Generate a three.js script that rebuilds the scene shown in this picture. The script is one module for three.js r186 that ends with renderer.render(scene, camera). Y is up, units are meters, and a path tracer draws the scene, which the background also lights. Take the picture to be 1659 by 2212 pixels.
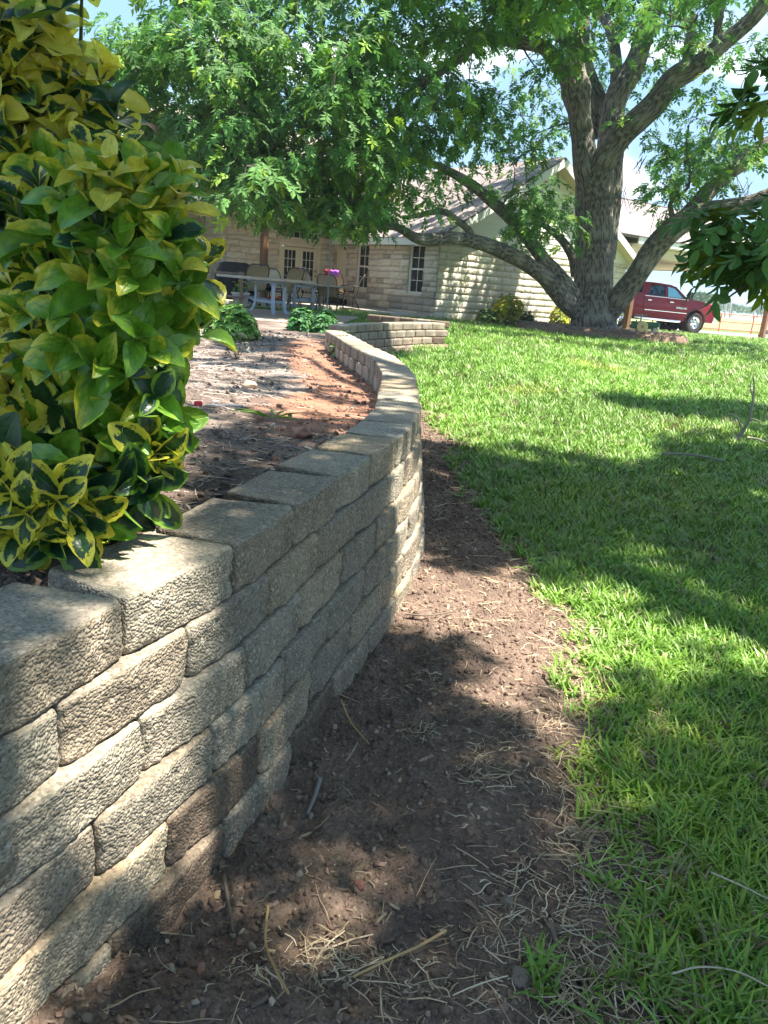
import * as THREE from 'three';
import { mergeGeometries } from 'three/addons/utils/BufferGeometryUtils.js';
import { RoundedBoxGeometry } from 'three/addons/geometries/RoundedBoxGeometry.js';
import { ImprovedNoise } from 'three/addons/math/ImprovedNoise.js';
import { FontLoader } from 'three/addons/loaders/FontLoader.js';
import { TextGeometry } from 'three/addons/geometries/TextGeometry.js';

// ---------------------------------------------------------------- camera, sky, sun, exposure
const scene = new THREE.Scene();
const EYE = 1.08, PITCH = 16.4 * Math.PI / 180, ROLL = 4.5 * Math.PI / 180, FPX = 1661;   // focal length for a 1659 x 2212 picture
const camera = new THREE.PerspectiveCamera(2 * Math.atan(1106 / FPX) * 180 / Math.PI, 3 / 4, 0.05, 6000);
camera.position.set(0, EYE, 0);
camera.rotation.order = 'YXZ';
camera.rotation.set(-PITCH, 0, ROLL);
camera.updateMatrixWorld(true);
const renderer = new THREE.WebGLRenderer({ antialias: true });
renderer.toneMapping = THREE.LinearToneMapping;
renderer.toneMappingExposure = 9;
renderer.shadowMap.enabled = true;
renderer.shadowMap.type = THREE.PCFSoftShadowMap;
const SUN = new THREE.Vector3(0.42, 1, 0.1).normalize();
const sun = new THREE.DirectionalLight(new THREE.Color(1, 0.94, 0.83), 2.05);
sun.position.copy(SUN).multiplyScalar(60).add(new THREE.Vector3(2, 0, -14));
sun.target.position.set(2, 0, -14);
sun.castShadow = true;
sun.shadow.mapSize.set(4096, 4096);
Object.assign(sun.shadow.camera, { left: -30, right: 30, top: 30, bottom: -30, near: 1, far: 140 });
sun.shadow.radius = 1;
scene.add(sun, sun.target);
scene.fog = new THREE.FogExp2(new THREE.Color(0.72, 0.84, 0.98), 0.0006);

// ---------------------------------------------------------------- numbers
function rngOf(seed) { let a = seed >>> 0; return () => { a = (a + 0x6d2b79f5) | 0; let t = Math.imul(a ^ (a >>> 15), 1 | a); t = (t + Math.imul(t ^ (t >>> 7), 61 | t)) ^ t; return ((t ^ (t >>> 14)) >>> 0) / 4294967296; }; }
const V = (x, y, z) => new THREE.Vector3(x, y, z);
const lerp = (a, b, t) => a + (b - a) * t, clamp = (x, a = 0, b = 1) => Math.min(b, Math.max(a, x));
const sstep = (a, b, x) => { const t = clamp((x - a) / (b - a)); return t * t * (3 - 2 * t); };
const perlin = new ImprovedNoise();
const nz = (x, y, z) => perlin.noise(x + 71.3, y + 19.7, z + 43.1);
const fbm = (x, y, z, o = 4) => { let s = 0, a = 0.5; for (let i = 0; i < o; i++) { s += a * nz(x, y, z); x *= 2.03; y *= 2.03; z *= 2.03; a *= 0.5; } return s; };
const interp = (tab, x) => { if (x <= tab[0][0]) return tab[0][1]; for (let i = 1; i < tab.length; i++) if (x <= tab[i][0]) return lerp(tab[i - 1][1], tab[i][1], (x - tab[i - 1][0]) / (tab[i][0] - tab[i - 1][0])); return tab[tab.length - 1][1]; };
// where a pixel of the 1659 x 2212 picture lies in the place: at a given depth, or on a level
const cR = Math.cos(ROLL), sR = Math.sin(ROLL), cP = Math.cos(PITCH), sP = Math.sin(PITCH);
function ray(px, py) {
  const u = (px - 829.5) / FPX, v = -(py - 1106) / FPX, u2 = cR * u - sR * v, v2 = sR * u + cR * v;
  return V(u2, v2 * cP - sP, -cP - v2 * sP);
}
function at(px, py, depth) { const r = ray(px, py); return r.multiplyScalar(-depth / r.z).add(V(0, EYE, 0)); }
function onY(px, py, y) { const r = ray(px, py); return r.multiplyScalar((y - EYE) / r.y).add(V(0, EYE, 0)); }
function pix(p) {            // the other way round: [px, py, depth]
  const x = p.x, y = p.y - EYE, z = p.z, d = -z * cP - y * sP, v2 = (y * cP - z * sP) / d, u2 = x / d;
  return [829.5 + FPX * (cR * u2 + sR * v2), 1106 - FPX * (-sR * u2 + cR * v2), d];
}

// ---------------------------------------------------------------- naming
const taken = {};
function numbered(n) { taken[n] = (taken[n] ?? -1) + 1; return taken[n] ? `${n}_${String(taken[n]).padStart(3, '0')}` : n; }
function tag(o, label, category, group) { o.userData.label = label; o.userData.category = category; if (group) o.userData.group = group; return o; }
function thing(name, label, category, p = V(0, 0, 0), turn = 0, group) {
  const o = new THREE.Group(); o.name = numbered(name); o.position.copy(p); o.rotation.y = turn; scene.add(o);
  return tag(o, label, category, group);
}
function part(name, geo, mat, parent, label) {
  const m = new THREE.Mesh(geo, mat); m.name = name; m.castShadow = m.receiveShadow = true; parent.add(m);
  if (label) m.userData.label = label;
  return m;
}
function ground(name, geo, mat) { const m = part(numbered(name), geo, mat, scene); m.userData.kind = 'structure'; return m; }
function stuff(o) { o.userData.kind = 'stuff'; return o; }
function copies(name, geo, mat, list, parent) {         // many small alike pieces: list of {m: Matrix4, c: Color}
  const im = new THREE.InstancedMesh(geo, mat, list.length);
  im.name = name; im.castShadow = im.receiveShadow = true;
  list.forEach((e, i) => { im.setMatrixAt(i, e.m); if (e.c) im.setColorAt(i, e.c); });
  parent.add(im);
  return stuff(im);
}
const _q = new THREE.Quaternion(), _e = new THREE.Euler();
function mat4(p, rx, ry, rz, sx, sy = sx, sz = sx) { _e.set(rx, ry, rz, 'YXZ'); return new THREE.Matrix4().compose(p, _q.setFromEuler(_e), V(sx, sy, sz)); }

// ---------------------------------------------------------------- geometry helpers
const merge = (l) => mergeGeometries(l.map((g) => { const h = g.index ? g.toNonIndexed() : g.clone(); for (const k of Object.keys(h.attributes)) if (!['position', 'normal', 'uv'].includes(k)) h.deleteAttribute(k); return h; }));
function box(w, h, d, x = 0, y = 0, z = 0, r = 0.006) { return (r ? new RoundedBoxGeometry(w, h, d, 1, Math.min(r, w / 2.1, h / 2.1, d / 2.1)) : new THREE.BoxGeometry(w, h, d)).translate(x, y, z); }
function cyl(r0, r1, h, n = 16, x = 0, y = 0, z = 0) { return new THREE.CylinderGeometry(r1, r0, h, n).translate(x, y, z); }
function bar(a, b, r, n = 8) { const d = b.clone().sub(a); return new THREE.CylinderGeometry(r, r, d.length(), n).applyQuaternion(new THREE.Quaternion().setFromUnitVectors(V(0, 1, 0), d.clone().normalize())).translate((a.x + b.x) / 2, (a.y + b.y) / 2, (a.z + b.z) / 2); }
function beam(a, b, w, h) { const d = b.clone().sub(a), g = new THREE.BoxGeometry(w, h, d.length()); const m = new THREE.Matrix4().lookAt(b, a, V(0, 1, 0)); g.applyMatrix4(m); return g.translate((a.x + b.x) / 2, (a.y + b.y) / 2, (a.z + b.z) / 2); }
function pipe(pts, r, n = 8, seg = 0, closed = false) { return new THREE.TubeGeometry(new THREE.CatmullRomCurve3(pts, closed), seg || pts.length * 5, r, n, closed); }
function byPosition(geo) {                             // smooth normals across split vertices
  const p = geo.attributes.position, n = new Float32Array(p.count * 3), map = new Map(), keys = [];
  const idx = geo.index ? geo.index.array : null, tri = idx ? idx.length : p.count, a = V(), b = V(), c = V();
  for (let i = 0; i < p.count; i++) keys.push(`${Math.round(p.getX(i) * 2e4)},${Math.round(p.getY(i) * 2e4)},${Math.round(p.getZ(i) * 2e4)}`);
  for (let t = 0; t < tri; t += 3) {
    const i = [0, 1, 2].map((k) => (idx ? idx[t + k] : t + k));
    a.fromBufferAttribute(p, i[0]); b.fromBufferAttribute(p, i[1]).sub(a); c.fromBufferAttribute(p, i[2]).sub(a); b.cross(c);
    for (const k of i) { const s = map.get(keys[k]); if (s) s.add(b); else map.set(keys[k], b.clone()); }
  }
  for (let i = 0; i < p.count; i++) { const s = map.get(keys[i]); const l = s ? s.length() || 1 : 1; n[3 * i] = s ? s.x / l : 0; n[3 * i + 1] = s ? s.y / l : 1; n[3 * i + 2] = s ? s.z / l : 0; }
  geo.setAttribute('normal', new THREE.BufferAttribute(n, 3));
  return geo;
}
// a limb: a tube through points with a radius at each, lumpy like bark; uv in metres
function limbGeo(pts, radii, { around = 14, step = 0.12, lump = 0.06, seed = 0, flare = null } = {}) {
  const curve = new THREE.CatmullRomCurve3(pts, false, 'centripetal'), L = curve.getLength(), n = Math.max(3, Math.round(L / step));
  const P = [], U = [], I = [], up = V(0.13, 0.2, 1).normalize();
  let nrm = null, uLen = 2 * Math.PI * Math.max(...radii);
  const reps = Math.max(1, Math.round(uLen));
  for (let i = 0; i <= n; i++) {
    const t = i / n, c = curve.getPointAt(t), d = curve.getTangentAt(t), tt = curve.getUtoTmapping(t) * (radii.length - 1), k = Math.min(radii.length - 2, Math.floor(tt));
    let r = lerp(radii[k], radii[k + 1], tt - k);
    if (!nrm) nrm = up.clone().sub(d.clone().multiplyScalar(up.dot(d))).normalize(); else nrm.sub(d.clone().multiplyScalar(nrm.dot(d))).normalize();
    const bi = d.clone().cross(nrm);
    for (let j = 0; j <= around; j++) {
      const a = (j % around) / around * 2 * Math.PI, ca = Math.cos(a), sa = Math.sin(a);
      const o = nrm.clone().multiplyScalar(ca).addScaledVector(bi, sa);
      let rr = r * (1 + lump * 2.4 * fbm(c.x * 1.1 + o.x * 0.9 + seed, c.y * 1.1 + o.y * 0.9, c.z * 1.1 + o.z * 0.9, 3) + lump * 0.5 * nz(o.x * 3 + seed, c.y * 2.5, o.z * 3));
      if (flare) rr *= flare(c, a);
      P.push(c.x + o.x * rr, c.y + o.y * rr, c.z + o.z * rr); U.push(j / around * reps, t * L);
    }
  }
  for (let i = 0; i < n; i++) for (let j = 0; j < around; j++) { const a = i * (around + 1) + j, b = a + around + 1; I.push(a, a + 1, b, b, a + 1, b + 1); }
  const cap = P.length / 3, e = curve.getPointAt(1); P.push(e.x, e.y, e.z); U.push(0.5, L);
  for (let j = 0; j < around; j++) { const a = n * (around + 1) + j; I.push(a, a + 1, cap); }
  const g = new THREE.BufferGeometry();
  g.setAttribute('position', new THREE.Float32BufferAttribute(P, 3)); g.setAttribute('uv', new THREE.Float32BufferAttribute(U, 2)); g.setIndex(I);
  return byPosition(g);
}
function sheet(nx, nz_, f) {                           // grid sheet from f(u, v) -> [x, y, z]; uv = x, z in metres
  const P = [], U = [], I = [];
  for (let j = 0; j <= nz_; j++) for (let i = 0; i <= nx; i++) { const p = f(i / nx, j / nz_); P.push(...p); U.push(p[0], -p[2]); }
  for (let j = 0; j < nz_; j++) for (let i = 0; i < nx; i++) { const a = j * (nx + 1) + i, b = a + nx + 1; I.push(a, a + 1, b, b, a + 1, b + 1); }
  const g = new THREE.BufferGeometry();
  g.setAttribute('position', new THREE.Float32BufferAttribute(P, 3)); g.setAttribute('uv', new THREE.Float32BufferAttribute(U, 2)); g.setIndex(I);
  g.computeVertexNormals();
  if (g.attributes.normal.getY(0) < 0) { for (let i = 0; i < I.length; i += 3) [I[i], I[i + 1]] = [I[i + 1], I[i]]; g.setIndex(I); g.computeVertexNormals(); }
  return g;
}

// ---------------------------------------------------------------- textures
const hash2 = (x, y, s) => { let h = Math.imul(x | 0, 374761393) ^ Math.imul(y | 0, 668265263) ^ Math.imul(s | 0, 1442695041); h = Math.imul(h ^ (h >>> 13), 1274126177); return ((h ^ (h >>> 16)) >>> 0) / 4294967296; };
function tile(u, v, n, s, m = n) {                     // value noise that repeats after one tile (n x m lattice)
  const x = u * n, y = v * m, i = Math.floor(x), j = Math.floor(y); let a = x - i, b = y - j; a = a * a * (3 - 2 * a); b = b * b * (3 - 2 * b);
  const i0 = ((i % n) + n) % n, i1 = (i0 + 1) % n, j0 = ((j % m) + m) % m, j1 = (j0 + 1) % m;
  return lerp(lerp(hash2(i0, j0, s), hash2(i1, j0, s), a), lerp(hash2(i0, j1, s), hash2(i1, j1, s), a), b);
}
const tfbm = (u, v, n, s, o = 4) => { let r = 0, a = 0.5, t = 0; for (let k = 0; k < o; k++) { r += a * tile(u, v, n << k, s + k); t += a; a *= 0.55; } return r / t; };
function cells(u, v, n, s) {                           // [distance to nearest, to second, id] of jittered points
  const x = u * n, y = v * n, i = Math.floor(x), j = Math.floor(y); let d1 = 9, d2 = 9, id = 0;
  for (let b = -1; b <= 1; b++) for (let a = -1; a <= 1; a++) {
    const ci = ((i + a) % n + n) % n, cj = ((j + b) % n + n) % n, px = i + a + hash2(ci, cj, s), py = j + b + hash2(ci, cj, s + 9), d = (px - x) ** 2 + (py - y) ** 2;
    if (d < d1) { d2 = d1; d1 = d; id = hash2(ci, cj, s + 5); } else if (d < d2) d2 = d;
  }
  return [Math.sqrt(d1), Math.sqrt(d2), id];
}
const toS = (c) => 255 * (c <= 0.0031308 ? 12.92 * c : 1.055 * Math.pow(clamp(c), 1 / 2.4) - 0.055);
function makeTex(w, h, f, srgb = true) {               // f(u, v) -> linear [r, g, b] (colour) or a number (height)
  const d = new Uint8Array(w * h * 4);
  for (let j = 0; j < h; j++) for (let i = 0; i < w; i++) {
    const c = f((i + 0.5) / w, (j + 0.5) / h), k = 4 * (j * w + i);
    if (typeof c === 'number') d[k] = d[k + 1] = d[k + 2] = clamp(c) * 255;
    else { d[k] = srgb ? toS(c[0]) : 255 * clamp(c[0]); d[k + 1] = srgb ? toS(c[1]) : 255 * clamp(c[1]); d[k + 2] = srgb ? toS(c[2]) : 255 * clamp(c[2]); }
    d[k + 3] = 255;
  }
  const t = new THREE.DataTexture(d, w, h); t.wrapS = t.wrapT = THREE.RepeatWrapping; t.magFilter = THREE.LinearFilter; t.minFilter = THREE.LinearMipmapLinearFilter; t.generateMipmaps = true;
  if (srgb) t.colorSpace = THREE.SRGBColorSpace;
  t.needsUpdate = true;
  return t;
}
function scaled(t, sx, sy = sx) { const c = t.clone(); c.repeat.set(1 / sx, 1 / sy); c.needsUpdate = true; return c; }   // a tile of sx x sy metres
const mix3 = (a, b, t) => [lerp(a[0], b[0], t), lerp(a[1], b[1], t), lerp(a[2], b[2], t)];
const std = (o) => new THREE.MeshStandardMaterial({ roughness: 0.85, ...o });
const rgb = (r, g, b) => new THREE.Color().setRGB(r, g, b);

// ---------------------------------------------------------------- sky: pale summer haze, soft white clouds
{
  const w = 1024, h = 512, d = new Float32Array(w * h * 4);
  for (let j = 0; j < h; j++) {
    const el = ((j + 0.5) / h - 0.5) * Math.PI, e = Math.max(0, Math.sin(el));
    for (let i = 0; i < w; i++) {
      const az = ((i + 0.5) / w - 0.5) * 2 * Math.PI, x = Math.cos(az) * Math.cos(el), z = Math.sin(az) * Math.cos(el);
      let c = mix3([0.1, 0.132, 0.16], [0.02, 0.068, 0.145], Math.pow(e, 0.5));
      const q = 1 / (e + 0.22), n = fbm(x * q * 1.5 + 4, z * q * 1.5, 1.7, 5) + 0.12 * fbm(x * q * 7, z * q * 7, 5, 3);
      c = mix3(c, [0.4, 0.41, 0.42], 0.95 * sstep(0.13, 0.38, n) * sstep(-0.02, 0.1, el));
      if (el < 0) c = [0.12, 0.13, 0.1];
      const k = 4 * (j * w + i); d[k] = c[0]; d[k + 1] = c[1]; d[k + 2] = c[2]; d[k + 3] = 1;
    }
  }
  const sky = new THREE.DataTexture(d, w, h, THREE.RGBAFormat, THREE.FloatType);
  sky.mapping = THREE.EquirectangularReflectionMapping; sky.magFilter = sky.minFilter = THREE.LinearFilter; sky.needsUpdate = true;
  scene.background = sky; scene.environment = sky;
}

// ---------------------------------------------------------------- lie of the land
function lawnY(x, z) {
  const d = -z, a = interp([[3.5, 0], [9, 0.2], [12, 0.26], [16, 0.24], [23, 0.22], [32, 0.2], [60, 0.05]], d), b = interp([[5, 0], [14, 0.06], [22, 0.15], [30, 0.17], [36, 0.08], [60, 0.02]], d);
  return lerp(a, b, sstep(1.4, 5, x)) + 0.012 * nz(x * 0.9, 0, z * 0.9) * sstep(90, 40, d);
}
const WALL_TOP = 0.59;
const PATH = [[0, 1432], [130, 1362], [288, 1285], [520, 1172], [642, 1087], [725, 1032], [799, 988], [852, 954], [880, 927], [900, 907], [906, 879], [904, 857], [902, 833], [897, 812], [884, 798], [868, 781], [843, 764], [806, 748], [779, 734], [757, 723], [738, 713]].map(([x, y]) => onY(x, y, WALL_TOP));
{ const d = PATH[0].clone().sub(PATH[2]); PATH.unshift(PATH[0].clone().add(d)); }
const BAY = [[742, 704], [797, 699.5], [884, 697.5], [930, 697.5], [966, 698.5]].map(([x, y]) => onY(x, y, WALL_TOP));
const BACK = [[969, 694.5], [930, 690.5], [880, 686], [804, 679]].map(([x, y]) => onY(x, y, WALL_TOP));
const ctrlXZ = (l) => new THREE.CatmullRomCurve3(l.map((p) => V(p.x, 0, p.z)), false, 'centripetal');
const runs = [ctrlXZ(PATH), ctrlXZ(BAY), ctrlXZ(BACK)];
const edgeTab = [];                                   // x of the wall's front line at each depth
for (const [r, c] of runs.entries()) for (let i = 0; i <= 60; i++) { const p = c.getPoint(i / 60); if (!edgeTab.length || -p.z > edgeTab[edgeTab.length - 1][0]) edgeTab.push([-p.z, p.x]); }
const wallX = (z) => interp(edgeTab, -z);
const SOIL_EDGE = [[1340, 2212], [1330, 2000], [1318, 1850], [1300, 1700], [1285, 1560], [1255, 1420], [1235, 1340], [1200, 1270], [1120, 1180], [1050, 1090], [985, 990], [930, 925], [906, 885], [903, 850]].map(([x, y]) => onY(x, y, 0)).map((p) => [-p.z, p.x]);
const soilX = (z) => interp([[0, SOIL_EDGE[0][1] - 0.1], ...SOIL_EDGE], -z);
function bedY(x, z) {
  const d = -z, far = interp([[0, 0.5], [2.2, 0.52], [3.2, 0.5], [4.5, 0.42], [6, 0.37], [9, 0.38], [13, 0.34], [16, 0.3]], d);
  return far + 0.02 * fbm(x * 1.7, 3, z * 1.7, 3) + 0.012 * fbm(x * 9, 1, z * 9, 3) + 0.04 * sstep(0.25, 1.2, wallX(z) - x) * sstep(8, 3, d);
}
function soilY(x, z) { return lawnY(x, z) + 0.028 * fbm(x * 2.1, 7, z * 2.1, 3) + 0.022 * fbm(x * 9, 2, z * 9, 3) + 0.012 * fbm(x * 34, 4, z * 34, 2) + 0.07 * sstep(1.05, 0.85, -z) * sstep(0.5, -0.2, x); }

// ---------------------------------------------------------------- surfaces
const soilMap = makeTex(1024, 1024, (u, v) => {
  const a = tfbm(u, v, 6, 11, 6), [d1, d2, id] = cells(u, v, 90, 3), [e1, , ie] = cells(u, v, 34, 8), s = tile(u, v, 400, 5);
  let c = mix3([0.09, 0.06, 0.045], [0.225, 0.153, 0.112], clamp(a * 1.7 - 0.35));
  c = mix3(c, mix3([0.05, 0.032, 0.025], [0.24, 0.165, 0.125], id), 0.4 * sstep(0.7, 0.2, d1));
  if (ie > 0.8) c = mix3(c, [0.3, 0.22, 0.15], 0.7 * sstep(0.3, 0.15, e1));
  return c.map((k) => k * (0.78 + 0.44 * s));
});
const soilBump = makeTex(1024, 1024, (u, v) => { const [d1] = cells(u, v, 90, 3), [e1] = cells(u, v, 34, 8), [f1] = cells(u, v, 200, 12); return 0.32 * tfbm(u, v, 14, 31, 5) + 0.3 * clamp(1 - e1 * 1.3) + 0.25 * clamp(1 - d1 * 1.2) + 0.13 * clamp(1 - f1); }, false);
const grainTex = makeTex(512, 512, (u, v) => { const s = 0.72 + 0.5 * (tfbm(u, v, 40, 77, 4) - 0.5) + 0.5 * (tfbm(u, v, 5, 60, 3) - 0.5); return [s, s * 0.985, s * 0.96]; });
const grainBump = makeTex(512, 512, (u, v) => tfbm(u, v, 40, 77, 4), false);
const M = {};
M.soil = std({ map: scaled(soilMap, 0.75), bumpMap: scaled(soilBump, 0.75), bumpScale: 0.012, roughness: 0.96 });
M.bedSoil = std({ map: scaled(soilMap, 0.9), bumpMap: scaled(soilBump, 0.9), bumpScale: 0.016, roughness: 0.95, vertexColors: true });
M.lawnEarth = std({ map: scaled(makeTex(512, 512, (u, v) => mix3([0.06, 0.11, 0.02], [0.17, 0.2, 0.055], clamp(0.55 * tfbm(u, v, 60, 2, 3) + 0.6 * tfbm(u, v, 7, 4, 4) - 0.1))), 1.6), bumpMap: scaled(grainBump, 0.4), bumpScale: 0.02, roughness: 0.95 });
M.field = std({ map: scaled(makeTex(512, 512, (u, v) => mix3([0.12, 0.17, 0.05], [0.24, 0.26, 0.1], tfbm(u, v, 12, 14, 5))), 26), roughness: 0.95 });
M.stubble = std({ map: scaled(makeTex(512, 512, (u, v) => mix3([0.26, 0.27, 0.13], [0.34, 0.36, 0.19], tfbm(u, v, 9, 24, 5))), 60), roughness: 0.95 });
M.drive = std({ map: scaled(makeTex(512, 512, (u, v) => mix3([0.42, 0.39, 0.33], [0.56, 0.53, 0.46], tfbm(u, v, 30, 44, 5))), 3), bumpMap: scaled(grainBump, 0.6), bumpScale: 0.006, roughness: 0.9 });
M.patio = std({ map: scaled(makeTex(512, 512, (u, v) => mix3([0.24, 0.18, 0.14], [0.42, 0.33, 0.27], clamp(0.5 * tfbm(u, v, 80, 54, 2) + 0.6 * tfbm(u, v, 5, 51, 4) - 0.05))), 1.5), bumpMap: scaled(grainBump, 0.5), bumpScale: 0.003, roughness: 0.8 });

// the open ground to the horizon
{
  const ring = (r0, r1, y) => { const g = new THREE.RingGeometry(r0, r1, 72, 6).rotateX(-Math.PI / 2); g.translate(0, y, 0); const p = g.attributes.position, u = g.attributes.uv; for (let i = 0; i < p.count; i++) u.setXY(i, p.getX(i), p.getZ(i)); return g; };
  ground('field', ring(88, 900, -0.35), M.stubble);
  ground('crop_strip', sheet(40, 10, (u, v) => { const x = lerp(-70, 130, u), z = lerp(-50, -150, v); return [x, lawnY(x, z) + 0.02 - 0.09 * sstep(0.6, 1, v), z]; }), M.field);
  ground('lawn', sheet(150, 170, (u, v) => { const z = lerp(3, -90, v * v * 0.7 + v * 0.3), x = lerp(-28, 34, u) * (1 + 1.5 * v); const inB = x < wallX(z) + 0.02 && -z < 13.2; return [x, lawnY(x, z) - 0.02 - (inB ? 0.3 : 0), z]; }), M.lawnEarth);
  ground('dirt_path', sheet(190, 420, (u, v) => { const z = lerp(0.45, -6.6, v), a = wallX(z) - 0.14, b = Math.max(a + 0.3, soilX(z) + 0.45), x = lerp(a, b, u); return [x, soilY(x, z) - 0.05 * sstep(0.75, 1, u), z]; }), M.soil);
  // the little bare patch under the bay of the wall
  ground('dirt_patch', sheet(60, 30, (u, v) => { const c = runs[1].getPoint(lerp(0.12, 1, u)), w = lerp(0.1, -0.75 * (0.6 + 0.4 * Math.sin(u * 3)), v); const x = c.x + 0.35 * (0.06 - w) , z = c.z + (0.1 - w); return [x, lawnY(x, z) + 0.02 + 0.02 * fbm(x * 5, 1, z * 5) - 0.06 * sstep(0.7, 1, v), z]; }), M.soil);
  // planting bed behind the wall: dark humus with a band of orange clay beside the blocks
  const g = sheet(230, 330, (u, v) => { const z = lerp(0.3, -15.2, v * 0.6 + 0.4 * v * v), b = wallX(z) - 0.06, x = lerp(b, b - 9.5, u * 0.35 + 0.65 * u * u); return [x, bedY(x, z), z]; });
  const p = g.attributes.position, col = new Float32Array(p.count * 3);
  for (let i = 0; i < p.count; i++) {
    const x = p.getX(i), z = p.getZ(i), w = wallX(z) - x;
    const cl = sstep(2.6, 3.3, -z) * sstep(10.6, 8.4, -z) * sstep(0.78, 0.55, w + 0.28 * fbm(x * 2.2, 5, z * 2.2, 4)) , gy = sstep(-0.12, 0.25, fbm(x * 1.3, 8, z * 1.3, 5)) * (1 - cl);
    let c = mix3([0.8, 0.82, 0.85], [1.6, 1.9, 2.2], gy * sstep(2.0, 3.6, -z) * 0.9); c = mix3(c, [1.75, 1.2, 0.95], cl);
    col.set(c, i * 3);
  }
  g.setAttribute('color', new THREE.BufferAttribute(col, 3));
  ground('garden_bed', g, M.bedSoil);
  ground('driveway', sheet(40, 24, (u, v) => { const x = lerp(7, 24, u), z = lerp(-29.2, -37.5, v) - 0.35 * (x - 7); return [x, lawnY(x, z) + 0.006, z]; }), M.drive);
  ground('patio', sheet(24, 30, (u, v) => { const z = lerp(-13.6, -18.2, v), x = lerp(-7.5, -1.1 + 0.2 * v, u); return [x, 0.335, z]; }), M.patio);
  const walk = new THREE.BoxGeometry(9.5, 0.16, 6.2); const pu = walk.attributes.position, wu = walk.attributes.uv; for (let i = 0; i < pu.count; i++) wu.setXY(i, pu.getX(i) + pu.getY(i), pu.getZ(i));
}

// ---------------------------------------------------------------- block wall
const concreteTex = makeTex(1024, 1024, (u, v) => {
  const [d1, d2, id] = cells(u, v, 76, 41), [e1, , ie] = cells(u, v, 30, 42), st = tfbm(u, v, 3, 91, 5), fine = tile(u, v, 420, 3);
  let c = mix3([0.2, 0.185, 0.155], [0.4, 0.37, 0.31], clamp(st * 1.8 - 0.4));
  c = mix3(c, id < 0.25 ? [0.13, 0.115, 0.095] : id > 0.72 ? [0.52, 0.48, 0.4] : [0.32, 0.295, 0.25], 0.55 * sstep(0.75, 0.3, d1));
  if (ie > 0.62) c = mix3(c, ie > 0.85 ? [0.57, 0.53, 0.44] : [0.38, 0.33, 0.275], 0.6 * sstep(0.42, 0.25, e1));
  return c.map((k) => k * (0.82 + 0.36 * fine));
});
const concreteBump = makeTex(1024, 1024, (u, v) => { const [d1, d2] = cells(u, v, 76, 41), [e1] = cells(u, v, 30, 42), [f1] = cells(u, v, 150, 44); return 0.52 * clamp(1 - d1 * 1.2) + 0.2 * clamp(1 - e1 * 1.25) + 0.14 * clamp(1 - f1) + 0.3 * (tfbm(u, v, 12, 13, 3) - 0.35); }, false);
function blockGeo(seed, nx, ny, nzs, amp) {
  const L = 0.3005, H = 0.1025, D = 0.19, r = 0.0095, g = new THREE.BoxGeometry(L, H, D, nx, ny, nzs), p = g.attributes.position, n = g.attributes.normal, uv = g.attributes.uv, q = V(), d = V();
  const rnd = rngOf(seed * 77 + 5), ox = rnd() * 5, oy = rnd() * 5;
  for (let i = 0; i < p.count; i++) {
    const x = p.getX(i), y = p.getY(i), z = p.getZ(i), ax = Math.abs(n.getX(i)), ay = Math.abs(n.getY(i));
    uv.setXY(i, ax > 0.5 ? z + ox : x + ox, ay > 0.5 ? z + oy : y + oy);
    q.set(clamp(x, -L / 2 + r, L / 2 - r), clamp(y, -H / 2 + r, H / 2 - r), clamp(z, -D / 2 + r, D / 2 - r)); d.set(x, y, z).sub(q);
    if (d.lengthSq() > 1e-10) d.normalize();
    const f = sstep(0.035, 0.09, z) * (0.35 + 0.65 * sstep(0, 0.8, d.z)), S = seed * 3.7;
    let k = amp * (f * (0.012 * fbm(x * 13 + S, y * 13, z * 13, 4) + 0.006 * fbm(x * 60 + S, y * 60, z * 60, 3) - 0.004 * sstep(0.1, 0.5, fbm(x * 38 + S, y * 38 + 7, z * 38, 2))) + (1 - f) * (0.004 * fbm(x * 16 + S, y * 16, z * 16, 3) + 0.0022 * fbm(x * 90, y * 90 + S, z * 90, 2)));
    // corners and arrises broken here and there
    const edge = sstep(1.35, 1.72, Math.abs(d.x) + Math.abs(d.y) + Math.abs(d.z));
    k -= edge * 0.0045 * amp * (0.5 + fbm(x * 22 + S, y * 22, z * 22, 2) * 2);
    // the split face bows out a little
    const bow = 0.007 * (1 - (2 * x / L) ** 2) * sstep(0, 0.09, z);
    const px = q.x + d.x * (r + k), py = q.y + d.y * (r + k), pz = q.z + d.z * (r + k) + bow;
    p.setXYZ(i, px * (1 + 0.2 * Math.min(0, pz - 0.08)  / D), py, pz - D / 2);
  }
  return byPosition(g);
}
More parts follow.
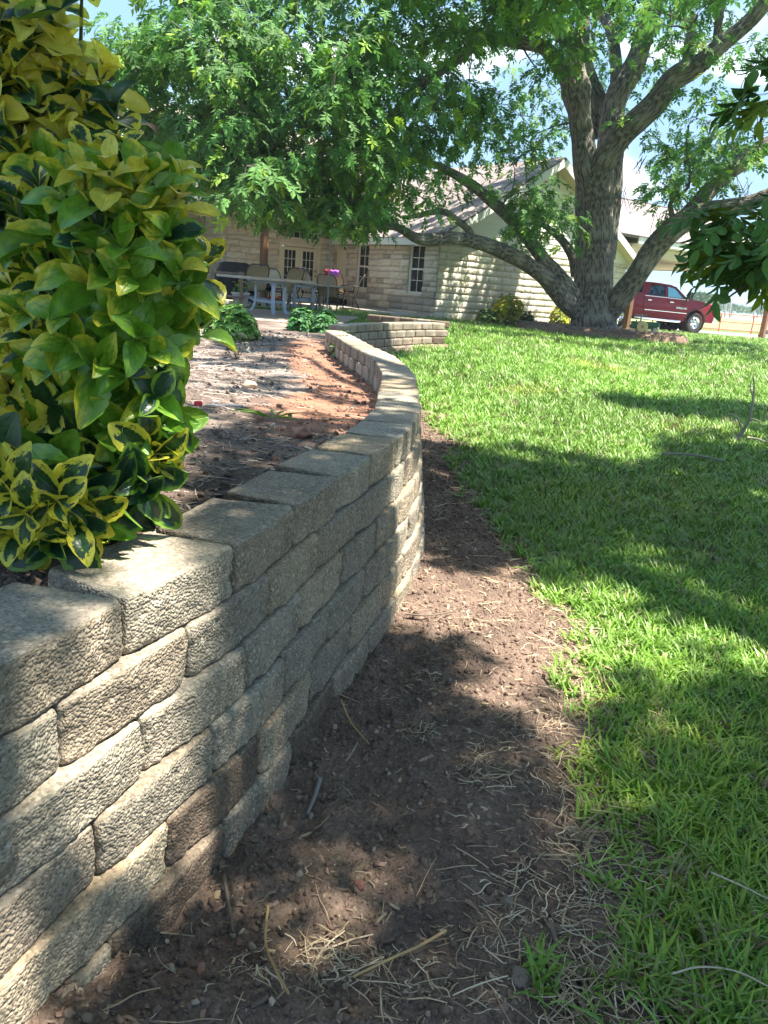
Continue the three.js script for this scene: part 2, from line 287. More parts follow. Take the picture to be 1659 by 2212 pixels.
{
  const wall = thing('retaining_wall', 'long curving retaining wall of rough grey concrete blocks between the dirt bed and the lawn', 'wall');
  const tints = [[1, 0.98, 0.95], [0.88, 0.88, 0.87], [1.12, 1.06, 0.95], [0.97, 0.9, 0.84], [1.05, 1.05, 1.02], [0.8, 0.8, 0.78]];
  const cMap = scaled(concreteTex, 0.42), cB = scaled(concreteBump, 0.42);
  const mats = tints.map((t, ti) => { const c = rgb(t[0] * 0.82, t[1] * 0.78, t[2] * 0.72); return [std({ map: cMap, bumpMap: cB, bumpScale: 0.006, color: c, roughness: 0.93 }), std({ map: cMap, bumpMap: cB, bumpScale: 0.0015, color: rgb(t[0] * 0.86, t[1] * (0.85 - 0.05 * (ti % 3)), t[2] * (0.83 - 0.09 * (ti % 3))), roughness: 0.9 })]; });
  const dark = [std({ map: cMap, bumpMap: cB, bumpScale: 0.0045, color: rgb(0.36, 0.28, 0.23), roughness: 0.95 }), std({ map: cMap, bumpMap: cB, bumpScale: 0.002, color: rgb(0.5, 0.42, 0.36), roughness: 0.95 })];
  const rnd = rngOf(42), six = (m, fr) => (fr ? [m[1], m[1], m[1], m[1], m[0], m[1]] : [m[0], m[0], m[1], m[0], m[0], m[0]]);
  const geos = [[], [], []];
  for (let i = 0; i < 12; i++) geos[0].push(blockGeo(i + 1, 46, 18, 20, 1));
  for (let i = 0; i < 7; i++) geos[1].push(blockGeo(i + 31, 22, 9, 10, 1));
  for (let i = 0; i < 5; i++) geos[2].push(blockGeo(i + 51, 10, 5, 5, 1));
  let count = 0;
  for (const [r, curve] of runs.entries()) {
    const total = curve.getLength();
    for (let k = 0; k < 7; k++) {
      const top = WALL_TOP - 0.1035 * k, out = 0.013 * k;
      let s = r === 0 ? 0.185 - 0.3 + (k % 2) * 0.15 + (k > 1 ? rnd() * 0.05 : 0) : (k % 2) * 0.12 - 0.06;
      while (s < total - 0.1) {
        const L = 0.302 * (1 + (k ? 0.05 * (rnd() - 0.5) : 0)), a = curve.getPointAt(clamp(s / total)), b = curve.getPointAt(clamp((s + L) / total));
        s += L + 0.002;
        const t = b.clone().sub(a).normalize(), n = V(-t.z, 0, t.x), c = a.clone().add(b).multiplyScalar(0.5).addScaledVector(n, out + 0.006 * (rnd() - 0.5));
        const dist = Math.hypot(c.x, c.z);
        if (top - 0.03 < lawnY(c.x + n.x * 0.1, c.z + n.z * 0.1) - (r === 0 ? 0.1 : 0.06) || c.z > 0.3) continue;
        if (r === 2 && k > 1) continue;
        if (r === 0 && k > 3 && dist > 6) continue;
        const lod = dist < 2.9 ? 0 : dist < 6 ? 1 : 2;
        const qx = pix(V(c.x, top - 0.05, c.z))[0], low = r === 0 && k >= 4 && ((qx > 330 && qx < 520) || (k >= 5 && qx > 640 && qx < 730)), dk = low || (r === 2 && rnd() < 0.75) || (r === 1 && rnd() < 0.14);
        const m = part('block', geos[lod][Math.floor(rnd() * geos[lod].length)], six(dk ? dark : mats[Math.floor(rnd() * 6)], k > 0), wall);
        m.position.set(c.x, top - 0.051 + (k ? 0 : 0.002 * (rnd() - 0.5)), c.z); m.rotation.y = Math.atan2(n.x, n.z) + 0.02 * (rnd() - 0.5);
        m.scale.x = (L - 0.001) / 0.302;
        if (low) m.userData.label = 'soil-stained dark block at the foot of the wall';
        count++;
      }
    }
  }
  console.log('blocks', count);
}

// ---------------------------------------------------------------- trees
const barkMap = makeTex(512, 1024, (u, v) => {
  const w = u + 0.02 * (tfbm(u, v, 5, 3, 3) - 0.5), ridge = Math.abs(2 * tile(w + 0.03 * tile(u, v, 3, 9, 14), v, 22, 71, 6) - 1), r2 = tile(w, v, 44, 72, 22), a = tfbm(u, v, 6, 73, 4);
  let c = mix3([0.03, 0.024, 0.02], [0.24, 0.21, 0.18], clamp(1.05 * (1 - ridge) + 0.5 * r2 - 0.3));
  if (a > 0.58) c = mix3(c, [0.33, 0.32, 0.29], clamp((a - 0.58) * 6) * 0.6 * r2);
  return c;
});
const barkBump = makeTex(512, 1024, (u, v) => { const w = u + 0.02 * (tfbm(u, v, 5, 3, 3) - 0.5), ridge = Math.abs(2 * tile(w + 0.03 * tile(u, v, 3, 9, 14), v, 22, 71, 6) - 1); return 0.65 * (1 - ridge) + 0.35 * tile(w, v, 44, 72, 22); }, false);
M.bark = std({ map: scaled(barkMap, 0.9, 1.1), bumpMap: scaled(barkBump, 0.9, 1.1), bumpScale: 0.045, roughness: 0.95 });
M.twig = std({ color: rgb(0.13, 0.11, 0.09), roughness: 0.95 });
M.treeLeaf = new THREE.MeshPhysicalMaterial({ color: 0xffffff, roughness: 0.75, transmission: 0.5, thickness: 0, side: THREE.DoubleSide, specularIntensity: 0.35 });
M.shadeLeaf = M.treeLeaf.clone(); M.shadeLeaf.transmission = 0.22;

function leafletInto(P, N, o, dir, side, len, wid, sag) {   // a folded, tapering leaflet of four triangles
  const nrm = side.clone().cross(dir).normalize(), mid = o.clone().addScaledVector(dir, len * 0.42).addScaledVector(nrm, -sag * len * 0.3), tip = o.clone().addScaledVector(dir, len).addScaledVector(nrm, -sag * len);
  const l = mid.clone().addScaledVector(side, wid).addScaledVector(nrm, wid * 0.35), r = mid.clone().addScaledVector(side, -wid).addScaledVector(nrm, wid * 0.35);
  for (const t of [[o, l, mid], [o, mid, r], [l, tip, mid], [mid, tip, r]]) for (const v of t) P.push(v.x, v.y, v.z);
}
function smoothLeaflet(P, N, o, dir, side, len, wid, sag) {
  const nrm = side.clone().cross(dir).normalize(), row = [0, 0.22, 0.5, 0.78, 1].map((u) => { const w = wid * Math.sin(Math.PI * Math.pow(u, 0.85)) * 1.05, c = o.clone().addScaledVector(dir, len * u * (1 - 0.12 * sag * u)).addScaledVector(nrm, -sag * len * u * u); return [c, c.clone().addScaledVector(side, w).addScaledVector(nrm, w * 0.3), c.clone().addScaledVector(side, -w).addScaledVector(nrm, w * 0.3)]; });
  for (let i = 0; i < 4; i++) { const [a, b] = [row[i], row[i + 1]]; for (const t of [[a[0], a[1], b[1]], [a[0], b[1], b[0]], [a[0], b[0], b[2]], [a[0], b[2], a[2]]]) for (const v of t) P.push(v.x, v.y, v.z); }
}
function pinnate(seed, L, pairs, len, wid, leaflet = leafletInto) {               // rachis along +x, upper side +y
  const rnd = rngOf(seed), P = [];
  const pos = (t) => V(L * t, 0.04 * Math.sin(t * 2) - 0.22 * L * t * t, 0.03 * L * Math.sin(t * 3 + seed));
  for (let i = 0; i <= pairs; i++) {
    const t = 0.16 + 0.84 * i / pairs, o = pos(t), d = pos(Math.min(1, t + 0.05)).sub(pos(t - 0.05)).normalize(), k = len * (0.75 + 0.45 * Math.sin(t * 2.6)) * (0.85 + 0.3 * rnd());
    if (i === pairs) { leaflet(P, null, o, d, V(0, 0, 1), k, wid, 0.3); continue; }
    for (const s of [-1, 1]) {
      const dir = d.clone().multiplyScalar(0.62 + 0.2 * rnd()).add(V(0, -0.18 - 0.3 * rnd(), s * 0.75)).normalize(), sd = V(0, 1, 0).cross(dir).normalize();
      leaflet(P, null, o.clone().add(V(0.012 * (rnd() - 0.5), 0, 0)), dir, sd, k, wid * (0.85 + 0.3 * rnd()), 0.15 + 0.3 * rnd());
    }
  }
  for (let i = 0; i < 3; i++) { const a = pos(i / 3), b = pos((i + 1) / 3), w = 0.0022; for (const v of [a.clone().add(V(0, 0, w)), b.clone().add(V(0, 0, w)), a.clone().add(V(0, 0, -w)), a.clone().add(V(0, 0, -w)), b.clone().add(V(0, 0, w)), b.clone().add(V(0, 0, -w))]) P.push(v.x, v.y, v.z); }
  const g = new THREE.BufferGeometry();
  g.setAttribute('position', new THREE.Float32BufferAttribute(P, 3)); g.computeVertexNormals();
  return g;
}
const broadKinds = [pinnate(23, 0.24, 4, 0.105, 0.024), pinnate(28, 0.2, 3, 0.11, 0.026), pinnate(34, 0.26, 4, 0.1, 0.023)];
const hangKinds = [pinnate(23, 0.2, 3, 0.105, 0.026, smoothLeaflet), pinnate(28, 0.18, 3, 0.11, 0.028, smoothLeaflet), pinnate(34, 0.22, 4, 0.1, 0.025, smoothLeaflet)];
const leafKinds = [pinnate(3, 0.25, 4, 0.125, 0.03), pinnate(8, 0.21, 3, 0.13, 0.033), pinnate(14, 0.27, 4, 0.12, 0.029)];
function spray(lists, rnd, c, radius, count, size, hue) {  // compound leaves round a twig end
  for (let i = 0; i < count; i++) {
    const d = V(rnd() - 0.5, (rnd() - 0.5) * 0.8, rnd() - 0.5).normalize(), p = c.clone().addScaledVector(d, radius * Math.cbrt(rnd()));
    const yaw = Math.atan2(-d.z, d.x) + (rnd() - 0.5) * 1.6, k = hue * (0.6 + 0.8 * rnd()), y = rnd();
    const col = y < 0.12 ? rgb(0.24 * k + 0.03, 0.42 * k + 0.02, 0.04 * k) : rgb(0.105 * k, 0.25 * k, 0.05 * k);
    lists[Math.floor(rnd() * 3)].push({ m: mat4(p, (rnd() - 0.5) * 1.3, yaw, -0.15 - 0.75 * rnd(), size * (0.8 + 0.4 * rnd())), c: col });
  }
}
function limbPx(spec, depth0, opt = {}) {                  // [[px, py, depth offset, width px], ...]
  const pts = spec.map(([x, y, o]) => at(x, y, depth0 + o)), radii = spec.map(([, , o, w]) => w / 2 / FPX * (depth0 + o));
  return { pts, radii, geo: limbGeo(pts, radii, opt) };
}
{
  const D = 22.8, base = at(1281, 728, D), rnd = rngOf(7);
  const tree = thing('pecan_tree', 'huge old spreading tree with forked grey trunk standing on the lawn before the house', 'tree', base);
  const inv = base.clone().negate(), nodes = [];
  const limbs = [
    ['trunk', [[1281, 742, 0, 104], [1281, 715, 0, 96], [1281, 660, 0, 86], [1283, 590, 0, 76], [1285, 500, 0, 70], [1284, 430, 0, 72], [1284, 372, 0, 70]], { around: 30, step: 0.09, lump: 0.05 }],
    ['limb', [[1284, 420, -0.2, 64], [1268, 365, -0.4, 54], [1259, 300, -0.5, 43], [1251, 240, -0.6, 43], [1244, 196, -0.6, 58], [1240, 168, -0.6, 50], [1244, 120, -0.6, 30]], { around: 20, lump: 0.07 }],
    ['limb', [[1236, 190, -0.6, 34], [1205, 138, -0.8, 30], [1176, 104, -1.2, 26], [1125, 92, -1.8, 24], [1050, 84, -2.4, 22], [989, 126, -3, 21], [914, 181, -3.6, 19], [833, 262, -4.2, 16], [770, 300, -4.8, 10], [700, 330, -5.4, 6]], { around: 12 }],
    ['limb', [[1172, 106, -1.2, 20], [1148, 71, -1.4, 18], [1138, 30, -1.6, 17], [1120, -60, -1.8, 14]], { around: 10 }],
    ['limb', [[1290, 300, 1.5, 30], [1262, 150, 1.4, 36], [1220, 70, 1.0, 36], [1180, 40, 0.8, 34], [1128, 14, 0.6, 30], [1080, 2, 0.4, 26], [1000, -60, 0, 20]], { around: 12 }],
    ['limb', [[1302, 560, 0.9, 50], [1312, 430, 1, 54], [1317, 343, 1, 54], [1320, 290, 1, 50], [1325, 235, 1, 42], [1340, 190, 1, 46], [1368, 146, 1, 42], [1392, 76, 1, 35], [1418, -10, 1, 31], [1440, -120, 1, 24]], { around: 18, lump: 0.07 }],
    ['limb', [[1318, 300, 1.2, 34], [1298, 225, 1.4, 30], [1275, 170, 1.5, 28], [1262, 120, 1.6, 24], [1262, 60, 1.7, 20], [1270, -60, 1.8, 16]], { around: 10 }],
    ['limb', [[1330, 210, 1, 24], [1330, 130, 1.2, 22], [1318, 62, 1.5, 20], [1294, 20, 1.8, 17], [1280, -70, 2, 13]], { around: 10 }],
    ['limb', [[1284, 392, -0.3, 52], [1296, 362, -0.6, 50], [1322, 318, -0.9, 47], [1353, 281, -1.1, 45], [1385, 252, -1.3, 44], [1412, 226, -1.4, 46], [1453, 172, -1.6, 42], [1475, 158, -1.7, 43], [1505, 143, -1.8, 38], [1556, 99, -2, 33], [1617, 47, -2.2, 28], [1656, 2, -2.4, 27], [1720, -90, -2.6, 20]], { around: 18, lump: 0.08 }],
    ['limb', [[1478, 160, -1.7, 24], [1484, 132, -1.7, 20], [1489, 85, -1.7, 16], [1497, 50, -1.7, 11], [1505, 32, -1.7, 8]], { around: 9 }],
    ['limb', [[1546, 108, -1.9, 18], [1549, 84, -1.9, 16], [1553, 40, -1.9, 15], [1562, -8, -1.9, 14], [1575, -80, -1.9, 10]], { around: 9 }],
    ['limb', [[1306, 690, -0.1, 44], [1338, 645, -0.4, 46], [1374, 598, -0.8, 43], [1412, 538, -1.1, 45], [1455, 494, -1.4, 47], [1512, 462, -1.7, 43], [1560, 449, -2, 32], [1616, 440, -2.3, 29], [1665, 421, -2.6, 28], [1760, 380, -3, 22]], { around: 18, lump: 0.08 }],
    ['limb', [[1478, 482, -1.5, 44], [1502, 448, -1.4, 36], [1530, 414, -1.3, 33], [1570, 374, -1.3, 32], [1614, 344, -1.3, 34], [1665, 310, -1.3, 32], [1760, 260, -1.3, 24]], { around: 14, lump: 0.08 }],
    ['limb', [[1458, 492, -1.5, 16], [1451, 462, -1.6, 11], [1448, 438, -1.7, 10], [1462, 424, -1.8, 8], [1484, 408, -1.9, 7], [1490, 370, -2, 5], [1482, 320, -2.1, 4], [1488, 270, -2.2, 3]], { around: 7 }],
    ['limb', [[1258, 680, -0.1, 40], [1222, 650, -0.4, 40], [1180, 602, -0.9, 34], [1138, 569, -1.3, 31], [1086, 543, -1.8, 30], [1020, 521, -2.4, 27], [965, 514, -3, 26], [925, 518, -3.4, 25], [893, 511, -3.7, 19], [860, 491, -4, 15], [822, 488, -4.3, 11], [770, 470, -4.8, 7], [700, 440, -5.4, 4]], { around: 14, lump: 0.09 }],
    ['limb', [[1256, 655, -0.1, 32], [1222, 612, -0.5, 30], [1178, 564, -0.8, 27], [1144, 521, -1, 26], [1104, 472, -1.3, 25], [1066, 438, -1.6, 23], [1024, 403, -2, 21], [979, 375, -2.4, 17], [930, 352, -2.8, 13], [860, 340, -3.4, 9], [790, 330, -4, 5]], { around: 12, lump: 0.08 }],
    ['limb', [[1250, 590, 0.6, 34], [1238, 556, 0.8, 21], [1217, 522, 1, 17], [1191, 498, 1.2, 13], [1150, 470, 1.4, 8]], { around: 9 }],
    ['limb', [[1020, 520, -2.4, 18], [1014, 500, -2.5, 15], [990, 478, -2.7, 14], [958, 457, -2.9, 13], [930, 459, -3.1, 12], [900, 466, -3.3, 10], [870, 470, -3.6, 6]], { around: 9 }],
    ['limb', [[752, 430, -4.5, 5], [700, 400, -5, 8], [640, 395, -5.6, 9], [600, 420, -6.2, 8], [570, 440, -6.6, 5]], { around: 7 }],
  ];
  const flare = (c, a) => { const h = c.y - base.y; return 1 + 0.1 * sstep(0.9, 0, h) * (1 + 0.5 * Math.sin(a * 5 + 1)) + 0.05 * Math.sin(a * 4 + c.y * 0.8); };
  for (const [i, [name, spec, opt]] of limbs.entries()) {
    const l = limbPx(spec, D, { ...opt, seed: i * 3.1, flare: i === 0 ? flare : null });
    part(name, l.geo.translate(inv.x, inv.y, inv.z), M.bark, tree);
    const c = new THREE.CatmullRomCurve3(l.pts, false, 'centripetal');
    if (i) for (let k = 4; k <= 30; k++) nodes.push([c.getPoint(k / 30), Math.max(0.02, lerp(l.radii[0], l.radii[l.radii.length - 1], k / 30) * 0.5)]);
  }
  // where the foliage hangs in view: [px, py, rx, ry, nearest, farthest, clusters per unit]
  const where = [
    [310, 120, 75, 85, 14.5, 17, 1], [300, 270, 45, 65, 14.5, 16.5, 1], [350, 190, 90, 110, 14, 17.5, 1.2], [470, 70, 180, 90, 14, 18, 1.1], [450, 210, 140, 130, 13.5, 18, 1.2], [500, 340, 150, 100, 13.5, 18, 1.1], [420, 370, 70, 60, 14, 17, 0.8],
    [640, 120, 200, 130, 14, 19, 1.1], [640, 280, 180, 140, 14, 19, 1.2], [600, 388, 130, 72, 14, 18, 1.2], [560, 436, 50, 26, 14, 17, 1], [740, 385, 130, 92, 15, 19, 1.1], [700, 450, 100, 28, 15, 18, 0.9], [820, 230, 150, 150, 15, 21, 1.1], [900, 50, 200, 80, 16, 22, 0.95], [830, 420, 90, 80, 16, 20, 1], [800, 462, 60, 26, 16, 19, 1],
    [960, 300, 120, 120, 16, 22, 1], [930, 425, 60, 40, 17, 20, 0.6], [1010, 60, 120, 70, 17, 23, 0.8], [1010, 190, 90, 70, 17, 21, 0.7], [1090, 310, 90, 100, 18, 23, 0.95], [1160, 390, 60, 90, 19, 24, 1], [1110, 150, 60, 50, 20, 25, 0.5], [1180, 260, 50, 90, 20, 25, 0.6], [1245, 80, 50, 90, 19.5, 22, 1.3], [1200, 140, 40, 50, 20, 22, 0.9], [1130, 30, 90, 50, 18, 24, 0.7],
    [1160, 460, 50, 60, 20, 22.5, 1.1], [1215, 470, 25, 60, 20.5, 22, 0.9], [1120, 500, 40, 35, 20.5, 22, 0.7], [1000, 486, 40, 22, 18.5, 20.5, 0.5], [1330, 40, 60, 60, 22, 26, 0.8], [1310, 160, 45, 60, 21, 25, 0.8], [1335, 225, 40, 30, 20.5, 22.5, 1],
    [1440, 50, 90, 60, 19, 25, 0.75], [1440, 160, 40, 60, 21, 25, 0.8], [1530, 40, 70, 60, 19, 24, 0.8], [1610, 110, 55, 70, 19, 24, 0.65], [1500, 210, 60, 45, 20, 24, 0.7], [1480, 300, 80, 80, 19.5, 23.5, 0.85], [1560, 300, 70, 80, 19.5, 23.5, 0.8], [1450, 390, 50, 50, 20, 22.5, 0.75], [1425, 440, 35, 40, 20.5, 22, 0.6], [1530, 385, 60, 30, 20, 22.5, 0.7], [1400, 300, 30, 50, 20.5, 23, 0.5], [1640, 250, 40, 80, 19.5, 23, 0.6],
  ];
  const cl = [];
  for (const [x, y, rx, ry, d0, d1, k] of where) {
    const n = Math.round(rx * ry * k / 250);
    for (let i = 0; i < n; i++) { const a = rnd() * 6.283, r = Math.sqrt(rnd()); const q = at(x + rx * r * Math.cos(a), y + ry * r * Math.sin(a), lerp(d0, d1, rnd())); if (nz(q.x * 0.62, q.y * 0.75, q.z * 0.5) < -0.1) continue; cl.push([q, 1]); }
  }
  // the rest of the crown, above and beside the picture
  let tries = 0;
  for (let i = 0; i < 760 && tries < 60000; tries++) {
    const a = rnd() * 6.283, e = rnd() * 1.45, r = 0.45 + 0.55 * Math.sqrt(rnd()), p = V(3.4 + 10.8 * r * Math.cos(a) * Math.cos(e), 5.2 + 6.2 * r * Math.sin(e), -22.5 + 8.6 * r * Math.sin(a) * Math.cos(e)), [x, y] = pix(p);
    if (y > -30 && x > -60 && x < 1720) continue;
    if (nz(p.x * 0.28, p.y * 0.28, p.z * 0.28) < -0.12 || (p.x > 4.5 && rnd() < 0.75) || p.z < -23.8) continue;
    cl.push([p, 0]); i++;
  }
  const lists = [[], [], []], twigs = [], branchGeos = [];
  const order = cl.map((c) => { let b = 1e9; for (const [n] of nodes) b = Math.min(b, n.distanceToSquared(c[0])); return [b, c]; }).sort((a, b) => a[0] - b[0]);
  let made = 0;
  for (const [, [c, seen]] of order) {
    let best = null, bd = 1e9;
    for (const n of nodes) { const d = n[0].distanceToSquared(c); if (d < bd) { bd = d; best = n; } }
    const L = Math.sqrt(bd);
    if (L > 0.75 && made < 420) {
      const m = best[0].clone().lerp(c, 0.5).add(V((rnd() - 0.5) * 0.3 * L, 0.16 * L * rnd(), (rnd() - 0.5) * 0.3 * L)), r0 = Math.min(best[1], 0.02 + 0.014 * L), r1 = 0.01;
      branchGeos.push(limbGeo([best[0], m, c], [r0, (r0 + r1) / 2, r1], { around: 5, step: 0.3, seed: made }));
      const cv = new THREE.CatmullRomCurve3([best[0], m, c]); for (let k = 1; k <= 4; k++) nodes.push([cv.getPoint(k / 4), lerp(r0, r1, k / 4)]);
      made++;
    } else if (L > 0.1) { const d = best[0].clone().sub(c); twigs.push({ m: new THREE.Matrix4().compose(c.clone().addScaledVector(d, 0.5).sub(base), new THREE.Quaternion().setFromUnitVectors(V(0, 1, 0), d.clone().normalize()), V(1, L, 1)) }); }
    spray(lists, rnd, c.clone().sub(base), seen ? 0.42 : 0.5, seen ? 11 : 12, seen ? 1.05 : 1.35, 1);
  }
  stuff(part('branches', merge(branchGeos).translate(inv.x, inv.y, inv.z), M.bark, tree));
  copies('twigs', new THREE.CylinderGeometry(0.007, 0.009, 1, 4), M.twig, twigs, tree);
  lists.forEach((l, i) => copies('foliage', leafKinds[i], M.treeLeaf, l, tree));
  // bare dead twigs hanging against the sky
  const dead = [];
  for (const [x, y, n] of [[1385, 350, 10], [1370, 420, 9], [1440, 470, 12], [1470, 480, 8], [1530, 440, 8], [1600, 400, 7]]) for (let i = 0; i < n; i++) {
    const p0 = at(x + (rnd() - 0.5) * 60, y - 20 * rnd(), 21.3), p1 = p0.clone().add(V((rnd() - 0.5) * 0.7, -0.35 - 0.3 * rnd(), (rnd() - 0.5) * 0.4)), p2 = p1.clone().add(V((rnd() - 0.5) * 0.5, -0.1 + 0.3 * rnd(), (rnd() - 0.5) * 0.3));
    dead.push(limbGeo([p0, p1, p2], [0.009, 0.006, 0.003], { around: 4, step: 0.15 }));
  }
  stuff(part('dead_twigs', merge(dead).translate(inv.x, inv.y, inv.z), M.twig, tree));
}
{
  // the tree that shades the foreground; its trunk stands right of the frame, one low branch hangs into view
  const rnd = rngOf(19), base = V(4.6, 0, 0.4);
  const tree = thing('shade_tree', 'low dark leafy branch hanging in from the right edge before the carport', 'tree', base);
  const P = [['trunk', [V(0, -0.1, 0), V(0.05, 0.8, 0), V(0, 1.7, 0.05), V(-0.05, 2.5, 0)], [0.36, 0.27, 0.24, 0.22]], ['limb', [V(0, 2.3, 0), V(-0.7, 3.6, -1.2), V(-1.4, 5.2, -2.8), V(-2, 6.8, -4.8), V(-2.4, 7.6, -7)], [0.17, 0.14, 0.11, 0.07, 0.03]], ['limb', [V(-0.05, 2.4, 0), V(-1.4, 4.4, 0.2), V(-3, 6, 0.2), V(-5.4, 7.2, -0.6), V(-8, 8, -2)], [0.17, 0.13, 0.1, 0.07, 0.03]], ['limb', [V(0, 2.4, 0), V(0.5, 4.5, 0.6), V(0.2, 6.5, 0.9), V(-0.3, 8.8, 0.4)], [0.18, 0.14, 0.1, 0.04]], ['limb', [V(0, 1.9, 0), V(0.3, 2.6, -1.6), V(-0.9, 2.55, -3), V(-2.1, 2.2, -3.7), V(-2.75, 1.95, -3.95)], [0.09, 0.06, 0.04, 0.02, 0.008]]];
  for (const [n, pts, r] of P) part(n, limbGeo(pts, r, { around: 14, seed: n.length + r[0] * 10 }), M.bark, tree);
  const lists = [[], [], []], low = [[], [], []];
  // sunny spots: [px, py, rx, ry, level]
  const spots = [[630, 1930, 230, 110, 0], [1110, 1645, 110, 60, 0], [965, 1340, 100, 36, 0], [1285, 1330, 110, 62, 0], [1230, 870, 480, 82, 0], [1010, 805, 130, 60, 0], [1065, 1010, 60, 24, 0], [1010, 1210, 30, 12, 0], [1080, 1420, 60, 22, 0],
    [500, 1098, 80, 30, 0.59], [815, 930, 90, 26, 0.59], [872, 902, 40, 18, 0.59], [200, 1262, 50, 18, 0.59], [770, 752, 60, 30, 0.59], [850, 800, 50, 14, 0.59],
    [660, 745, 70, 30, 0.45], [560, 800, 60, 12, 0.45], [700, 862, 80, 12, 0.45], [690, 905, 60, 9, 0.45], [500, 870, 60, 10, 0.45], [450, 1062, 60, 14, 0.5], [500, 960, 40, 8, 0.5],
    [430, 1630, 50, 20, 0.2], [280, 1470, 50, 18, 0.4], [330, 1810, 60, 20, 0.1], [880, 1060, 26, 110, 0.3], [870, 1200, 24, 60, 0.15], [330, 560, 230, 330, 1.05], [290, 400, 70, 60, 1.2], [80, 1130, 60, 40, 0.75]];
  const fingers = [[1490, 902, 170, 17, 0], [1200, 790, 120, 12, 0]];
  let n = 0;
  for (let tries = 0; n < 3000 && tries < 120000; tries++) {
    const gx = lerp(-4.2, 4.6, rnd()), gz = lerp(1.3, -10.6, rnd()), h = lerp(4.2, 8.6, Math.pow(rnd(), 0.8)), c = V(gx, 0, gz).addScaledVector(SUN, h / SUN.y), [x, y, d] = pix(c);
    if (d > 0 && x > -160 && x < 1820 && y > -170) continue;
    const left = sstep(0.2, -1.5, gx - wallX(Math.min(0, gz)) ) * sstep(-1.5, -3, gz);
    if (rnd() < 0.15 * left) continue;
    if (left < 0.1 && gx > soilX(Math.min(-0.5, gz)) + 0.25 && nz(gx * 1.7, 6, gz * 1.7) > 0.1) continue;
    if (left > 0.5 && nz(gx * 1.1, 3, gz * 1.1) > 0.26) continue;
    let open = false;
    const hit = ([sx, sy, rx, ry, lv], grow) => { const g = c.clone().addScaledVector(SUN, -(c.y - lv) / SUN.y), q = pix(g); if (q[2] < 0.15) return false; const m = grow * FPX / q[2]; return ((q[0] - sx) / (rx + m)) ** 2 + ((q[1] - sy) / (ry + m * 0.7)) ** 2 < 1; };
    for (const s of spots) if (hit(s, s[4] === 0 && s[2] > 60 ? (s[1] > 1500 ? 0.25 : 0.27) : 0.1)) { open = true; break; }
    if (open && !fingers.some((f) => hit(f, -0.02))) continue;
    spray(lists, rnd, c.clone().sub(base), 0.24, 9, 1.05, 0.85); n++;
  }
  console.log('shade clusters', n);
  for (const [x, y, rx, ry, d0, d1, k] of [[1590, 520, 66, 44, 3.5, 4.1, 10], [1640, 510, 45, 60, 3.3, 3.9, 8], [1580, 462, 46, 18, 3.6, 4, 3], [1600, 575, 44, 14, 3.5, 3.9, 4], [1672, 450, 16, 20, 3.4, 3.8, 2], [1650, 560, 30, 30, 3.3, 3.8, 4], [1676, 140, 26, 60, 3.2, 3.8, 5], [1668, 240, 22, 50, 3.3, 3.7, 3]])
    for (let i = 0; i < k * 1.05; i++) { const a = rnd() * 6.283, r = Math.sqrt(rnd()); spray(low, rnd, at(x + rx * r * Math.cos(a), y + ry * r * Math.sin(a), lerp(d0, d1, rnd())).sub(base), 0.06, 2, 0.78, 0.62); }
  lists.forEach((l, i) => copies('foliage', broadKinds[i], M.shadeLeaf, l, tree));
  low.forEach((l, i) => copies('low_foliage', hangKinds[i], M.shadeLeaf, l, tree));
  const tw = [];
  for (const l of [[[1700, 470, 3.5], [1640, 520, 3.6], [1580, 545, 3.7], [1520, 560, 3.8], [1492, 575, 3.85]], [[1700, 560, 3.5], [1640, 600, 3.6], [1590, 630, 3.7], [1560, 655, 3.7]], [[1640, 520, 3.6], [1600, 500, 3.7], [1570, 478, 3.8]], [[1700, 180, 3.4], [1660, 220, 3.5], [1630, 300, 3.5]]]) tw.push(limbGeo(l.map(([x, y, d]) => at(x, y, d).sub(base)), l.map((_, i) => 0.008 - 0.0015 * i), { around: 6, step: 0.06 }));
  stuff(part('hanging_twigs', merge(tw), M.twig, tree));
}

// ---------------------------------------------------------------- the house
const HT = 38.4 * Math.PI / 180, HC = at(937, 684, 22.9);
const hb = V(Math.cos(HT), 0, -Math.sin(HT)), ha = V(-Math.sin(HT), 0, -Math.cos(HT));
const houseP = (x, y, z) => HC.clone().addScaledVector(hb, x).addScaledVector(ha, -z).add(V(0, y, 0));
const limeTex = makeTex(512, 512, (u, v) => { const a = tfbm(u, v, 5, 101, 5), f = tfbm(u, v, 60, 102, 2); return mix3([0.72, 0.68, 0.62], [1, 0.98, 0.95], clamp(a * 1.3 - 0.1)).map((k) => k * (0.85 + 0.3 * f)); });
const limeBump = makeTex(512, 512, (u, v) => tfbm(u, v, 9, 111, 5), false);
const limeT = scaled(limeTex, 0.8), limeB = scaled(limeBump, 0.5);
const stoneMats = [[0.82, 0.75, 0.64], [0.85, 0.79, 0.69], [0.78, 0.69, 0.56], [0.83, 0.77, 0.68], [0.8, 0.7, 0.61], [0.76, 0.71, 0.63]].map((c) => std({ color: rgb(...c), map: limeT, bumpMap: limeB, bumpScale: 0.012, roughness: 0.92 }));
const mossMats = [[0.5, 0.45, 0.39], [0.56, 0.49, 0.41], [0.44, 0.41, 0.37]].map((c) => std({ color: rgb(...c), map: limeT, bumpMap: limeB, bumpScale: 0.012, roughness: 0.95 }));
M.mortar = std({ color: rgb(0.66, 0.59, 0.5), roughness: 0.95 });
M.cream = std({ color: rgb(0.76, 0.69, 0.52), roughness: 0.6 });
M.white = std({ color: rgb(0.78, 0.76, 0.7), roughness: 0.5 });
M.soffit = std({ color: rgb(0.66, 0.56, 0.44), roughness: 0.7 });
